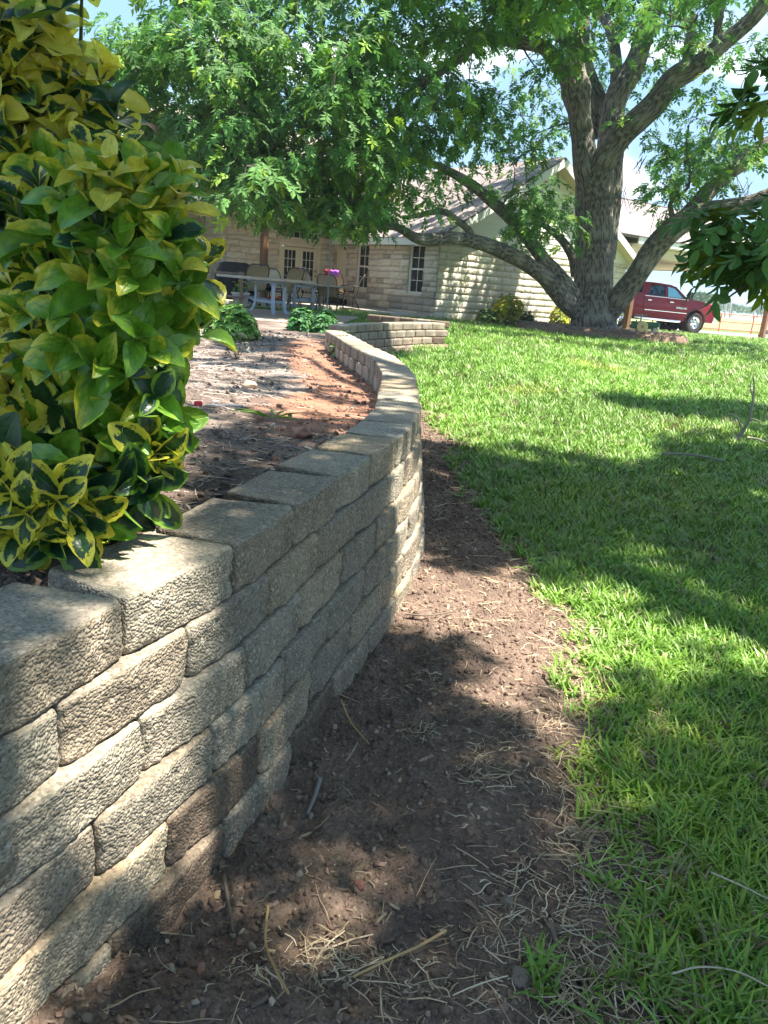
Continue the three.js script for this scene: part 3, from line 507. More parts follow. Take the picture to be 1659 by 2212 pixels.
M.glassDark = new THREE.MeshPhysicalMaterial({ color: rgb(0.03, 0.035, 0.035), roughness: 0.05, metalness: 0, specularIntensity: 1 });
M.blind = std({ color: rgb(0.42, 0.4, 0.36), roughness: 0.8 });
M.siding = std({ color: rgb(0.74, 0.71, 0.6), roughness: 0.6 });
M.roof = std({ color: rgb(0.2, 0.17, 0.16), roughness: 0.95, bumpMap: scaled(grainBump, 0.2), bumpScale: 0.004 });
const woodTex = makeTex(256, 512, (u, v) => { const w = u + 0.05 * tile(u, v, 2, 31, 3), r = tile(w, v, 24, 32, 2), s = tile(w, v, 70, 33, 5); return mix3([0.6, 0.55, 0.5], [1.15, 1.1, 1.05], 0.6 * r + 0.4 * s); });
M.postWood = std({ color: rgb(0.2, 0.1, 0.055), map: scaled(woodTex, 0.25, 1.2), roughness: 0.7 });

const house = thing('stone_house', 'pale limestone house with white lap-sided gable and shingled roofs behind the big tree', 'house', HC, HT);
const stoneGeos = [1, 2, 3, 4, 5].map((s) => { const g = new THREE.BoxGeometry(1, 1, 1, 3, 3, 1), p = g.attributes.position; for (let i = 0; i < p.count; i++) { const x = p.getX(i), y = p.getY(i), z = p.getZ(i), e = Math.max(Math.abs(x), Math.abs(y)) > 0.45 && z > 0 ? 0.55 : 0; p.setXYZ(i, x * (1 + 0.03 * nz(y * 2 + s * 5, s, 1)), y * (1 + 0.09 * nz(x * 2 + s * 3, s, 7)), z * (1 - e) + (z > 0 ? 0.3 * nz(x * 2.3 + s * 7, y * 2.3, s) : 0)); } return byPosition(g); });
const stones = [];
function wallOf(name, o, ux, uz, w, h, holes, topAt = null) {     // o = local corner, (ux, uz) direction along the wall, outward normal = (-uz, ux) turned outwards
  const n = V(-uz, 0, ux), rnd = rngOf(Math.round(w * 1000));
  const sh = new THREE.Shape([[0, -0.3], [w, -0.3], [w, h], [0, h]].map(([x, y]) => new THREE.Vector2(x, y)));
  for (const [x0, x1, y0, y1] of holes) if (y1 > y0) sh.holes.push(new THREE.Path([[x0, Math.max(y0, -0.28)], [x0, y1], [x1, y1], [x1, Math.max(y0, -0.28)]].map(([x, y]) => new THREE.Vector2(x, y))));
  const g = new THREE.ExtrudeGeometry(sh, { depth: 0.2, bevelEnabled: false }).translate(0, 0, -0.2);
  const ry = Math.atan2(n.x, n.z), wallPart = part(name, g, M.mortar, house);
  wallPart.position.set(o[0], 0, o[1]); wallPart.rotation.y = ry;
  // along local +x of this part = (cos ry, -sin ry); flip the sign when it runs the other way
  for (let y = -0.08, row = 0; y < h - 0.05; row++) {
    const rh = Math.min(h - y, 0.13 + 0.09 * rnd());
    let x = -rnd() * 0.3;
    while (x < w) {
      const L = 0.28 + 0.42 * rnd(), x0 = Math.max(0, x), x1 = Math.min(w, x + L); x += L;
      let segs = [[x0, x1]];
      for (const [a, b, c, d] of holes) if (y + rh > c + 0.02 && y < d - 0.02) segs = segs.flatMap(([p, q]) => (q <= a || p >= b ? [[p, q]] : [[p, Math.min(q, a)], [Math.max(p, b), q]].filter(([s, t]) => t - s > 0.04)));
      for (const [p, q] of segs) if (q - p > 0.05) stones.push({ parent: wallPart, x: (p + q) / 2, y: y + rh / 2, w: q - p - 0.014, h: rh - 0.014, k: Math.floor(rnd() * 5), low: y < 0.55 && rnd() < 0.55 && name === 'window_wall', m: Math.floor(rnd() * 6) });
    }
    y += rh;
  }
  return wallPart;
}
const WU = 5.35, SOFF = 2.02, GW = 8.6;
const WINS = [[0.62, 1.32, 0.6, 1.97], [3.35, 4.0, 0.6, 1.97]], SIDE = [4.6, 5.2, 0, 1.86], FRENCH = [0.55, 2.1, 0, 1.82], TRANSOM = [0.6, 2.05, 1.97, 2.42];
// wing wall faces local -x; as a part its own +x runs along +z, so flip the openings
const flip = (w, hs) => hs.map(([a, b, c, d]) => [w - b, w - a, c, d]);
const gable = wallOf('gable_wall', [0, 0], 1, 0, GW, SOFF + 0.05, []);
const wingWall = wallOf('window_wall', [0, -WU], 0, 1, WU, SOFF, flip(WU, [...WINS, SIDE]));
const mainWall = wallOf('porch_wall', [-3.95, -WU], 1, 0, 3.95, 2.66, flip(3.95, [FRENCH, TRANSOM]));
const sideWall = wallOf('recess_wall', [-3.95, -WU - 1.5], 0, 1, 1.5, 2.66, []);
const leftWall = wallOf('far_left_wall', [-9, -WU - 1.5], 1, 0, 5.05, 2.66, [[3.2, 4.3, 0.8, 2.1]]);
{
  // the stones that show largest are pieces of their own
  const eye = V(0, EYE, 0), v = V();
  house.updateMatrixWorld(true);
  for (const s of stones) { v.set(s.x, s.y, 0); s.parent.localToWorld(v); s.px = v.distanceTo(eye); const [px] = pix(v); s.rank = (px < 430 || px > 1345 || (s.parent === leftWall) ? 0 : 1) * s.w * s.h / (s.px * s.px); }
  stones.sort((a, b) => b.rank - a.rank);
  const rest = new Map();
  stones.forEach((s, i) => {
    const mat = s.low ? mossMats[s.m % 3] : stoneMats[s.m];
    if (i < 300) { const m = part('stone', stoneGeos[s.k], mat, s.parent); m.position.set(s.x, s.y, 0.012); m.scale.set(s.w, s.h, 0.07); return; }
    const key = s.parent.name + s.m; if (!rest.has(key)) rest.set(key, [s.parent, mat, []]);
    rest.get(key)[2].push(stoneGeos[s.k].clone().scale(s.w, s.h, 0.07).translate(s.x, s.y, 0.012));
  });
  for (const [p, mat, l] of rest.values()) stuff(part('stones', merge(l), mat, p));
  console.log('stones', stones.length);
}
function glazed(name, parent, x, y, w, h, cols, rows, { frame = 0.05, mid = false, blind = false, z = -0.08 } = {}) {   // window in the plane of a wall part
  const f = new THREE.Group(); f.name = name; f.position.set(x, y, z); parent.add(f);
  part('frame', merge([box(frame, h, 0.07, frame / 2, h / 2, 0, 0.004), box(frame, h, 0.07, w - frame / 2, h / 2, 0, 0.004), box(w - 2 * frame, frame, 0.07, w / 2, frame / 2, 0, 0.004), box(w - 2 * frame, frame, 0.07, w / 2, h - frame / 2, 0, 0.004)]), M.white, f);
  const bars = [];
  for (let i = 1; i < cols; i++) bars.push(box(0.018, h - 2 * frame, 0.02, frame + (w - 2 * frame) * i / cols, h / 2, 0.008, 0));
  for (let i = 1; i < rows; i++) bars.push(box(w - 2 * frame, mid && i * 2 === rows ? 0.05 : 0.018, 0.022, w / 2, frame + (h - 2 * frame) * i / rows, 0.0085, 0));
  if (bars.length) part('glazing_bars', merge(bars), M.white, f);
  part('pane', new THREE.BoxGeometry(w - 2 * frame + 0.01, h - 2 * frame + 0.01, 0.012).translate(w / 2, h / 2, -0.012), M.glassDark, f);
  return f;
}
for (const [a, b, c, d] of flip(WU, WINS)) {
  const f = glazed('window', wingWall, a, c, b - a, d - c, 2, 4, { mid: true });
  part('sill', box(b - a + 0.14, 0.07, 0.16, (b - a) / 2, -0.04, 0.1), stoneMats[1], f);
}
{ const [a, b, c, d] = flip(WU, [SIDE])[0], f = new THREE.Group(); f.name = 'side_door'; f.position.set(a, c, -0.06); wingWall.add(f); part('frame', merge([box(0.07, d, 0.1, 0.035, d / 2, 0), box(0.07, d, 0.1, b - a - 0.035, d / 2, 0), box(b - a, 0.07, 0.1, (b - a) / 2, d - 0.035, 0.001)]), M.cream, f); part('panel', box(b - a - 0.14, d - 0.08, 0.05, (b - a) / 2, d / 2 - 0.04, -0.03), M.cream, f); }
{
  const [a, b, c, d] = flip(3.95, [FRENCH])[0], w = (b - a - 0.2) / 2, f = new THREE.Group(); f.name = 'french_doors'; f.position.set(a, c, -0.07); mainWall.add(f);
  part('frame', merge([box(0.09, d, 0.14, 0.045, d / 2, 0), box(0.09, d, 0.14, b - a - 0.045, d / 2, 0), box(b - a - 0.18, 0.08, 0.14, (b - a) / 2, d - 0.04, 0)]), M.cream, f);
  for (const k of [0, 1]) {
    const x0 = 0.095 + k * (w + 0.01), fr = 0.13, gw = w - 2 * fr, gh = d - 0.08 - 0.42, y0 = 0.3;
    part('door', merge([box(fr, d - 0.1, 0.05, x0 + fr / 2, (d - 0.1) / 2, 0), box(fr, d - 0.1, 0.05, x0 + w - fr / 2, (d - 0.1) / 2, 0), box(gw, y0, 0.05, x0 + w / 2, y0 / 2, 0), box(gw, d - 0.1 - y0 - gh, 0.05, x0 + w / 2, (d - 0.1 + y0 + gh) / 2, 0)]), M.cream, f);
    part('pane', new THREE.BoxGeometry(gw, gh, 0.012).translate(x0 + w / 2, y0 + gh / 2, -0.005), M.glassDark, f);
    const bars = []; for (let i = 1; i < 3; i++) bars.push(box(0.018, gh, 0.03, x0 + fr + gw * i / 3, y0 + gh / 2, 0, 0)); for (let i = 1; i < 5; i++) bars.push(box(gw, 0.018, 0.032, x0 + w / 2, y0 + gh * i / 5, 0, 0));
    part('glazing_bars', merge(bars), M.white, f);
  }
  part('handle', merge([new THREE.SphereGeometry(0.03, 10, 8).translate(0.095 + 2 * w - 0.04, 0.86, 0.06), new THREE.SphereGeometry(0.025, 10, 8).translate(0.095 + 2 * w - 0.04, 1.02, 0.05)]), std({ color: rgb(0.25, 0.18, 0.08), metalness: 0.8, roughness: 0.35 }), f);
  const [ta, tb, tc, td] = flip(3.95, [TRANSOM])[0]; glazed('transom_window', mainWall, ta, tc, tb - ta, td - tc, 6, 2);
  glazed('window', leftWall, 3.2, 0.8, 1.1, 1.3, 2, 4, { mid: true });
}
// roofs: a deck, and rows of shingles on the slopes that show
const shingleGeo = new THREE.BoxGeometry(0.31, 0.012, 0.2), shingleMat = std({ color: 0xffffff, roughness: 0.95, bumpMap: scaled(grainBump, 0.15), bumpScale: 0.004 });
function slope(parent, o, u, up, w, h, name, tone, seed, clip) {        // o = eave corner, u along the eave, up the slope (unit vectors)
  const n = up.clone().cross(u).normalize(); if (n.y < 0) n.negate();
  const B = new THREE.Matrix4().makeBasis(u, n, u.clone().cross(n)), Q = new THREE.Quaternion().setFromRotationMatrix(B), rnd = rngOf(seed), list = [];
  const deck = new THREE.BoxGeometry(w, 0.09, h).applyQuaternion(Q), c = o.clone().addScaledVector(u, w / 2).addScaledVector(up, h / 2).addScaledVector(n, -0.05);
  const roof = part(name, deck.translate(c.x, c.y, c.z), M.roof, parent);
  for (let r = 0, y = 0.05; y < h; y += 0.135, r++) for (let x = (r % 2) * 0.16 + 0.1; x < w; x += 0.315) {
    if (clip && !clip(x, y)) continue;
    const p = o.clone().addScaledVector(u, x).addScaledVector(up, y).addScaledVector(n, 0.012), k = (0.72 + 0.5 * rnd()) * (0.92 + 0.16 * nz(x, y, seed));
    const s = new THREE.Quaternion().setFromAxisAngle(V(1, 0, 0), u.clone().cross(n).dot(up) > 0 ? -0.05 : 0.05);
    list.push({ m: new THREE.Matrix4().compose(p, Q.clone().multiply(s), V(0.97, 1, 1)), c: rgb(tone[0] * k, tone[1] * k, tone[2] * k) });
  }
  copies('shingles', shingleGeo, shingleMat, list, roof);
  return roof;
}
{
  const RIDGE = 4.85, OV = 0.42, e0 = 2.2, sl = (RIDGE - 2.39) / (GW / 2), LL = Math.hypot(1, sl), X0 = -OV, hw = GW / 2 + OV, tone = [0.29, 0.235, 0.22];
  const ez = RIDGE - sl * hw;
  // wing roof: left slope, right slope
  slope(house, V(X0, ez, 0.4), V(0, 0, -1), V(1 / LL, sl / LL, 0), 9.4, hw * LL, 'wing_roof', tone, 5);
  part('wing_roof_back', new THREE.BoxGeometry(hw * LL, 0.09, 9.4).rotateZ(-Math.atan(sl)).translate(GW / 2 + hw / 2, RIDGE - sl * hw / 2 - 0.05, -4.3), M.roof, house);
  // fascia and soffit along the window wall, rake boards and returns on the gable
  part('fascia', box(0.03, 0.2, 5.4, X0 - 0.012, ez - 0.13, -2.3), M.white, house);
  part('soffit', box(OV, 0.025, 5.4, X0 / 2 - 0.01, SOFF + 0.015, -2.31, 0.003), M.soffit, house);
  for (const s of [-1, 1]) part('rake_board', new THREE.BoxGeometry(hw * LL, 0.2, 0.04).rotateZ(-s * Math.atan(sl)).translate(GW / 2 + s * hw / 2, RIDGE - sl * hw / 2 - 0.16, 0.4), M.white, house);
  for (const s of [-1, 1]) part('rake_soffit', new THREE.BoxGeometry(hw * LL - 0.05, 0.02, 0.38).rotateZ(-s * Math.atan(sl)).translate(GW / 2 + s * hw / 2, RIDGE - sl * hw / 2 - 0.22, 0.2), M.soffit, house);
  part('eave_return', box(0.46, 0.34, 0.4, GW + 0.2, 2.08, 0.215), M.white, house);
  part('eave_return', box(0.4, 0.2, 0.4, -0.2, 2.12, 0.215), M.white, house);
  // lap siding in the gable
  for (let y = SOFF + 0.05, i = 0; y < RIDGE - 0.35; y += 0.16, i++) {
    const half = (RIDGE - 0.2 - y) / sl, half2 = Math.max(0.05, (RIDGE - 0.2 - y - 0.16) / sl), hb2 = Math.min(half, GW / 2);
    const sh = new THREE.Shape([[-hb2, 0], [hb2, 0], [Math.min(half2, GW / 2), 0.165], [-Math.min(half2, GW / 2), 0.165]].map(([a, b]) => new THREE.Vector2(a, b)));
    const g = new THREE.ExtrudeGeometry(sh, { depth: 0.02, bevelEnabled: false }); g.rotateX(-0.1);
    part('siding_board', g.translate(GW / 2, y, 0.012 + 0.0004 * i), M.siding, house);
  }
  part('gable_backing', new THREE.ExtrudeGeometry(new THREE.Shape([[0.05, SOFF], [GW - 0.05, SOFF], [GW / 2, RIDGE - 0.3]].map(([a, b]) => new THREE.Vector2(a, b))), { depth: 0.15, bevelEnabled: false }).translate(0, 0, -0.17), M.siding, house);
  // main roof over the porch
  const me = 2.78, ms = 0.5, mL = Math.hypot(1, ms), zf = -WU + 2.35;
  slope(house, V(-14, me, zf), V(1, 0, 0), V(0, ms / mL, -1 / mL), 17.5, 6 * mL, 'main_roof', tone, 9);
  part('main_roof_back', new THREE.BoxGeometry(17.5, 0.09, 6 * mL).rotateX(-Math.atan(ms)).translate(-5.25, me + 3 - 1.5, zf - 9), M.roof, house);
  part('porch_fascia', box(14, 0.24, 0.035, -7.05, me - 0.12, zf + 0.02), M.white, house);
  part('porch_beam', box(14, 0.22, 0.14, -7.05, me - 0.34, zf - 0.1), M.soffit, house);
  part('porch_ceiling', box(14, 0.03, 2.3, -7.05, me - 0.22, zf - 1.2), M.soffit, house);
  const pp = house.worldToLocal(at(583, 640, 22.6)); part('porch_post', cyl(0.12, 0.115, 2.44, 18, pp.x, 1.2, zf - 0.1), M.postWood, house);
  part('porch_post', cyl(0.12, 0.115, 2.44, 18, -8.2, 1.2, zf - 0.1), M.postWood, house);
  // rear and far walls that close the house
  part('rear_wall', merge([box(GW - 0.4, 2.2, 0.2, GW / 2, 1.1, -9), box(0.2, 2.2, 8.6, GW - 0.1, 1.1, -4.6)]), M.mortar, house);
  // porch floor and walk along the wall
  const f1 = new THREE.BoxGeometry(9, 0.14, 2.5).translate(-4.6, -0.035, -WU + 1.25), f2 = new THREE.BoxGeometry(1.25, 0.14, 4.6).translate(-0.72, -0.038, -0.28 - 2.3 + 0.1);
  for (const g of [f1, f2]) { const p = g.attributes.position, u = g.attributes.uv; for (let i = 0; i < p.count; i++) u.setXY(i, p.getX(i) + p.getY(i), p.getZ(i)); }
  const walk = ground('porch_floor', merge([f1, f2]), std({ map: scaled(makeTex(256, 256, (u, v) => mix3([0.42, 0.37, 0.32], [0.62, 0.56, 0.49], tfbm(u, v, 8, 5, 5))), 2), roughness: 0.85 }));
  walk.position.copy(HC); walk.rotation.y = HT;
}
// ---------------------------------------------------------------- carport beyond the gable
{
  const o = houseP(GW + 0.4, -0.1, -0.2), cp = thing('carport', 'open carport with square cedar posts and shingled roof over the red truck', 'carport', o, HT);
  const Lc = 10.6, Dc = 9, cy = 2.55, fy = 2.86;
  part('ceiling', box(Lc, 0.04, Dc, Lc / 2, cy + 0.06, -Dc / 2), M.soffit, cp);
  part('beam', box(Lc, 0.32, 0.2, Lc / 2, cy + 0.16, -0.1 + 0.02), M.soffit, cp); part('beam', box(0.2, 0.28, Dc - 0.3, Lc - 0.1, cy + 0.14, -Dc / 2), M.soffit, cp); part('beam', box(Lc - 0.25, 0.28, 0.2, Lc / 2 - 0.1, cy + 0.14, -Dc + 0.1), M.soffit, cp);
  part('fascia', box(Lc + 0.7, 0.24, 0.04, Lc / 2 + 0.1, fy + 0.16, 0.42), M.white, cp); part('soffit', box(Lc + 0.6, 0.02, 0.42, Lc / 2 + 0.1, fy + 0.03, 0.21), M.white, cp);
  const s = 0.4, L = Math.hypot(1, s), hwid = Dc / 2 + 0.45, ridge = fy + 0.28 + s * hwid;
  slope(cp, V(-2.5, fy + 0.28, 0.45), V(1, 0, 0), V(0, s / L, -1 / L), Lc + 3, hwid * L, 'roof', [0.27, 0.225, 0.225], 13);
  part('roof_back', new THREE.BoxGeometry(Lc + 3, 0.09, hwid * L).rotateX(-Math.atan(s)).translate(Lc / 2 - 1, ridge - s * hwid / 2 - 0.05, 0.45 - 1.5 * hwid), M.roof, cp);
  part('ridge_cap', box(Lc + 3, 0.05, 0.2, Lc / 2 - 1, ridge + 0.02, 0.45 - hwid), M.roof, cp);
  part('gable_end', new THREE.ExtrudeGeometry(new THREE.Shape([[-hwid + 0.5, 0], [hwid - 0.5, 0], [0, s * hwid - 0.25]].map(([a, b]) => new THREE.Vector2(a, b))), { depth: 0.05, bevelEnabled: false }).rotateY(Math.PI / 2).translate(Lc - 0.05, fy + 0.05, 0.45 - hwid), M.siding, cp);
  for (const [x, z] of [[0.55, -0.1], [Lc - 0.12, -0.1], [Lc - 0.12, -Dc + 0.12], [0.55, -Dc + 0.12]]) { const q = part('post', box(0.2, cy + 0.35, 0.2, x, cy / 2 - 0.17, z, 0.012), M.postWood, cp); if (z > -1) part('base_block', box(0.25, 0.1, 0.25, x, 0.02 - 0.05, z), M.postWood, q); }
}

// ---------------------------------------------------------------- patio furniture
const PY = 0.345;
M.tableMetal = std({ color: rgb(0.27, 0.33, 0.42), roughness: 0.45, metalness: 0.3 });
M.tableTop = std({ color: rgb(0.62, 0.56, 0.5), map: scaled(grainTex, 0.35), bumpMap: scaled(grainBump, 0.2), bumpScale: 0.006, roughness: 0.85 });
M.bronze = std({ color: rgb(0.035, 0.03, 0.028), roughness: 0.4, metalness: 0.4 });
const weave = makeTex(128, 128, (u, v) => { const a = (Math.floor(u * 32) + Math.floor(v * 32)) % 2; return a ? [1, 0.97, 0.92] : [0.72, 0.68, 0.62]; });
M.sling = std({ color: rgb(0.5, 0.39, 0.27), map: scaled(weave, 0.12), roughness: 0.85 });
M.slingPale = std({ color: rgb(0.72, 0.62, 0.5), map: scaled(weave, 0.12), roughness: 0.85 });
M.black = std({ color: rgb(0.02, 0.02, 0.022), roughness: 0.7 });
M.steel = std({ color: rgb(0.22, 0.23, 0.24), roughness: 0.5, metalness: 0.5 });

function legShape(o, out, h, mat, parent) {                // a flat S-shaped leg: scrolls over at the top, flares at the foot
  const p = (t, y) => o.clone().addScaledVector(out, t).add(V(0, y, 0));
  const c = new THREE.CatmullRomCurve3([p(0.02, 0), p(0, 0.05), p(-0.045, 0.2 * h), p(-0.075, 0.45 * h), p(-0.07, 0.7 * h), p(-0.09, 0.88 * h), p(-0.15, 0.97 * h), p(-0.22, 0.95 * h), p(-0.27, 0.86 * h)]);
  const g = [], side = V(-out.z, 0, out.x), n = 22;
  for (let i = 0; i < n; i++) { const a = c.getPoint(i / n), b = c.getPoint((i + 1) / n), d = b.clone().sub(a), m = new THREE.Matrix4().makeBasis(side, d.clone().normalize(), side.clone().cross(d).normalize()); g.push(new THREE.BoxGeometry(0.075, d.length() * 1.12, 0.028).applyMatrix4(m).translate((a.x + b.x) / 2, (a.y + b.y) / 2, (a.z + b.z) / 2)); }
  return part('leg', merge(g), mat, parent);
}
function patioTable(name, label, feet, h, over, thick) {
  const c = feet.reduce((s, f) => s.add(f), V()).multiplyScalar(1 / feet.length); c.y = PY;
  const t = thing(name, label, 'table', c), l = feet.map((f) => f.clone().sub(c).setY(0));
  for (const f of l) { const out = f.clone().normalize(); legShape(f, out, h - thick, M.tableMetal, t); }
  const mid = (a, b) => a.clone().add(b).multiplyScalar(0.5);
  const ring = l.map((f) => f.clone().multiplyScalar(0.86).setY(0.33 * h)); const rg = []; for (let i = 0; i < ring.length; i++) rg.push(beam(ring[i], ring[(i + 1) % ring.length], 0.03, 0.05));
  part('stretcher', merge(rg), M.tableMetal, t);
  const up = l.map((f) => f.clone().multiplyScalar(0.9).setY(h - thick - 0.03)); const ag = []; for (let i = 0; i < up.length; i++) ag.push(beam(up[i], up[(i + 1) % up.length], 0.025, 0.05));
  part('apron', merge(ag), M.tableMetal, t);
  const L = mid(l[2], l[3]).sub(mid(l[0], l[1])), len = L.length() + 2 * over, ang = Math.atan2(-L.z, L.x), wid = (l[0].distanceTo(l[1]) + l[2].distanceTo(l[3])) / 2 * 0.9 + over;
  const nT = 5, tl = new THREE.Group(); tl.name = 'tabletop'; tl.rotation.y = ang; tl.position.y = h - thick / 2; t.add(tl);
  part('rim', merge([box(len, thick, 0.07, 0, 0, wid / 2 - 0.035, 0.01), box(len, thick, 0.07, 0, 0, -wid / 2 + 0.035, 0.01), box(0.07, thick, wid - 0.142, len / 2 - 0.035, 0, 0, 0.01), box(0.07, thick, wid - 0.142, -len / 2 + 0.035, 0, 0, 0.01)]), M.tableTop, tl);
  for (let i = 0; i < nT; i++) for (let j = 0; j < 3; j++) part('tile', box((len - 0.15) / nT - 0.008, thick * 0.8, (wid - 0.15) / 3 - 0.008, -len / 2 + 0.075 + (i + 0.5) * (len - 0.15) / nT, 0, -wid / 2 + 0.075 + (j + 0.5) * (wid - 0.15) / 3, 0.004), M.tableTop, tl);
  return t;
}
patioTable('patio_table', 'near patio table with blue-grey scrolled metal legs and a stone-edged top', [[531, 662], [545, 671.5], [590, 680], [617, 679]].map(([x, y]) => onY(x, y, PY)), 0.7, 0.17, 0.055);
patioTable('patio_table', 'far patio table with grey scrolled legs standing between the sling chairs', [[622, 658], [634, 666], [676, 668], [690, 662]].map(([x, y]) => onY(x, y, PY)), 0.62, 0.12, 0.04);

function chair(label, px, py, turn, tilt = 0, pale = false, s = 1) {    // sling chair, sitting towards local +z
  const g = 'sling chairs round the patio tables', p = onY(px, py, PY), t = thing('patio_chair', label, 'chair', p, turn, g);
  const w = 0.29, prof = [V(0, 0.44, 0.27), V(0, 0.4, 0.05), V(0, 0.38, -0.17), V(0, 0.46, -0.25), V(0, 0.7, -0.31), V(0, 0.9, -0.4), V(0, 0.98, -0.46)];
  const c = new THREE.CatmullRomCurve3(prof), n = 20, P = [], U = [], I = [];
  for (let i = 0; i <= n; i++) { const q = c.getPoint(i / n), taper = i > 13 ? 1 - 0.3 * ((i - 13) / 7) ** 2 : 1; for (let j = 0; j <= 4; j++) { const x = lerp(-w, w, j / 4) * taper; P.push(x, q.y - 0.03 * (1 - (2 * j / 4 - 1) ** 2), q.z); U.push(x, i * 0.05); } }
  const tri = (a0, a1) => { const r = []; for (let i = a0; i < a1; i++) for (let j = 0; j < 4; j++) { const a = i * 5 + j, b = a + 5; r.push(a, b, a + 1, b, b + 1, a + 1); } return r; };
  const mk = (a0, a1) => { const g2 = new THREE.BufferGeometry(); g2.setAttribute('position', new THREE.Float32BufferAttribute(P, 3)); g2.setAttribute('uv', new THREE.Float32BufferAttribute(U, 2)); g2.setIndex(tri(a0, a1)); g2.computeVertexNormals(); return g2.toNonIndexed(); };
  const m = (pale ? M.slingPale : M.sling).clone(); m.side = THREE.DoubleSide;
  part('seat', mk(0, 9), m, t); part('backrest', mk(9, n), m, t);
  const top = c.getPoint(1), rail = [];
  for (const k of [-1, 1]) { const q = []; for (let i = 0; i <= 8; i++) { const v = c.getPoint(i / 8); q.push(V(k * (w + 0.008) * (i > 6 ? 1 - 0.3 * ((i - 5.4) / 2.6) ** 2 : 1), v.y, v.z)); } rail.push(pipe(q, 0.014, 7, 26)); }
  rail.push(bar(V(-w * 0.71, top.y, top.z), V(w * 0.71, top.y, top.z), 0.014)); rail.push(bar(V(-w, 0.44, 0.27), V(w, 0.44, 0.27), 0.013));
  part('frame', merge(rail), M.bronze, t);
  for (const k of [-1, 1]) { part('armrest', pipe([V(k * w, 0.62, -0.3), V(k * (w + 0.05), 0.64, -0.1), V(k * (w + 0.06), 0.63, 0.18), V(k * (w + 0.04), 0.52, 0.29), V(k * (w + 0.01), 0.42, 0.27)], 0.014, 7, 20), M.bronze, t); part('leg', pipe([V(k * (w + 0.02), 0.44, 0.27), V(k * (w + 0.03), 0.2, 0.29), V(k * (w + 0.03), 0, 0.31)], 0.014, 7, 8), M.bronze, t); part('leg', pipe([V(k * w, 0.4, -0.17), V(k * (w + 0.02), 0.2, -0.24), V(k * (w + 0.03), 0, -0.33)], 0.014, 7, 8), M.bronze, t); }
  t.scale.setScalar(s);
  return t;
}
const chA = chair('tan sling chair with its flat back to the lawn, nearest the thin pole', 712, 668, Math.PI - 0.25, 0, false, 0.9);
chair('brown sling chair seen edge-on at the right end of the patio', 750, 665, -1.45, 0, false, 1.0);
const chC = chair('pale sling chair with a red and white towel over its back', 678, 661, Math.PI - 0.9, 0, true, 1.02);
const chD = chair('sling chair with a purple and red towel over its back', 731, 661, Math.PI - 0.45, 0, false, 1.05);
chair('large brown sling chair with dark curved side behind the near table', 613, 663, -2.2, 0, false, 1.0);
chair('pale sling chair behind the middle of the near table', 594, 660, 0.6, 0, true, 0.94);  // uses the paler sling cloth
chair('tan sling chair behind the left end of the near table', 541, 660, -2.5, 0, false, 1.0);
function towel(label, chairO, c1, c2) {                   // folded over the top rail of a chair
  const t = thing('towel', label, 'towel', chairO.position.clone(), chairO.rotation.y); t.scale.copy(chairO.scale);
  const strip = (x0, x1, drop1, drop2, mat, name) => { const prof = [V(0, 0.98 - drop1, -0.36 + 0.1 * drop1), V(0, 0.93, -0.385), V(0, 0.995, -0.43), V(0, 1.005, -0.465), V(0, 0.97, -0.5), V(0, 0.98 - drop2, -0.5 + 0.05 * drop2)], c = new THREE.CatmullRomCurve3(prof); const g = new THREE.BufferGeometry(), P = [], I = []; for (let i = 0; i <= 16; i++) { const q = c.getPoint(i / 16); for (let j = 0; j <= 5; j++) P.push(lerp(x0, x1, j / 5), q.y + 0.012 * Math.sin(j * 2.1 + i * 0.3), q.z - 0.02 * Math.abs(Math.sin(j * 1.7)) * (i > 8 ? 1 : 0)); } for (let i = 0; i < 16; i++) for (let j = 0; j < 5; j++) { const a = i * 6 + j, b = a + 6; I.push(a, b, a + 1, b, b + 1, a + 1); } g.setAttribute('position', new THREE.Float32BufferAttribute(P, 3)); g.setIndex(I); g.computeVertexNormals(); part(name, g, mat, t); };
  const cloth = (r, g, b) => std({ color: rgb(r, g, b), roughness: 0.95, side: THREE.DoubleSide });
  strip(-0.24, 0.02, 0.2, 0.16, cloth(...c1), 'cloth'); strip(0.02, 0.2, 0.12, 0.42, cloth(...c2), 'stripe'); strip(0.1, 0.22, 0.1, 0.3, cloth(0.03, 0.03, 0.035), 'strap');
}
towel('white and red striped towel over a pale patio chair', chC, [0.7, 0.7, 0.78], [0.7, 0.03, 0.06]);
towel('purple towel with red trim over a patio chair behind the pole', chD, [0.42, 0.12, 0.62], [0.6, 0.03, 0.07]);
{
  const p = onY(706, 672, PY), q = at(718, 480, -p.z), t = thing('metal_pole', 'thin grey metal pole standing on the patio among the chairs', 'pole', p);
  part('shaft', pipe([V(0, 0, 0), q.clone().sub(p).multiplyScalar(0.5), q.clone().sub(p)], 0.021, 10, 8), M.steel, t); part('base', cyl(0.17, 0.15, 0.03, 20, 0, 0.015, 0), M.steel, t); part('finial', new THREE.SphereGeometry(0.035, 12, 10).translate(q.x - p.x, q.y - p.y + 0.02, q.z - p.z), M.steel, t);
}
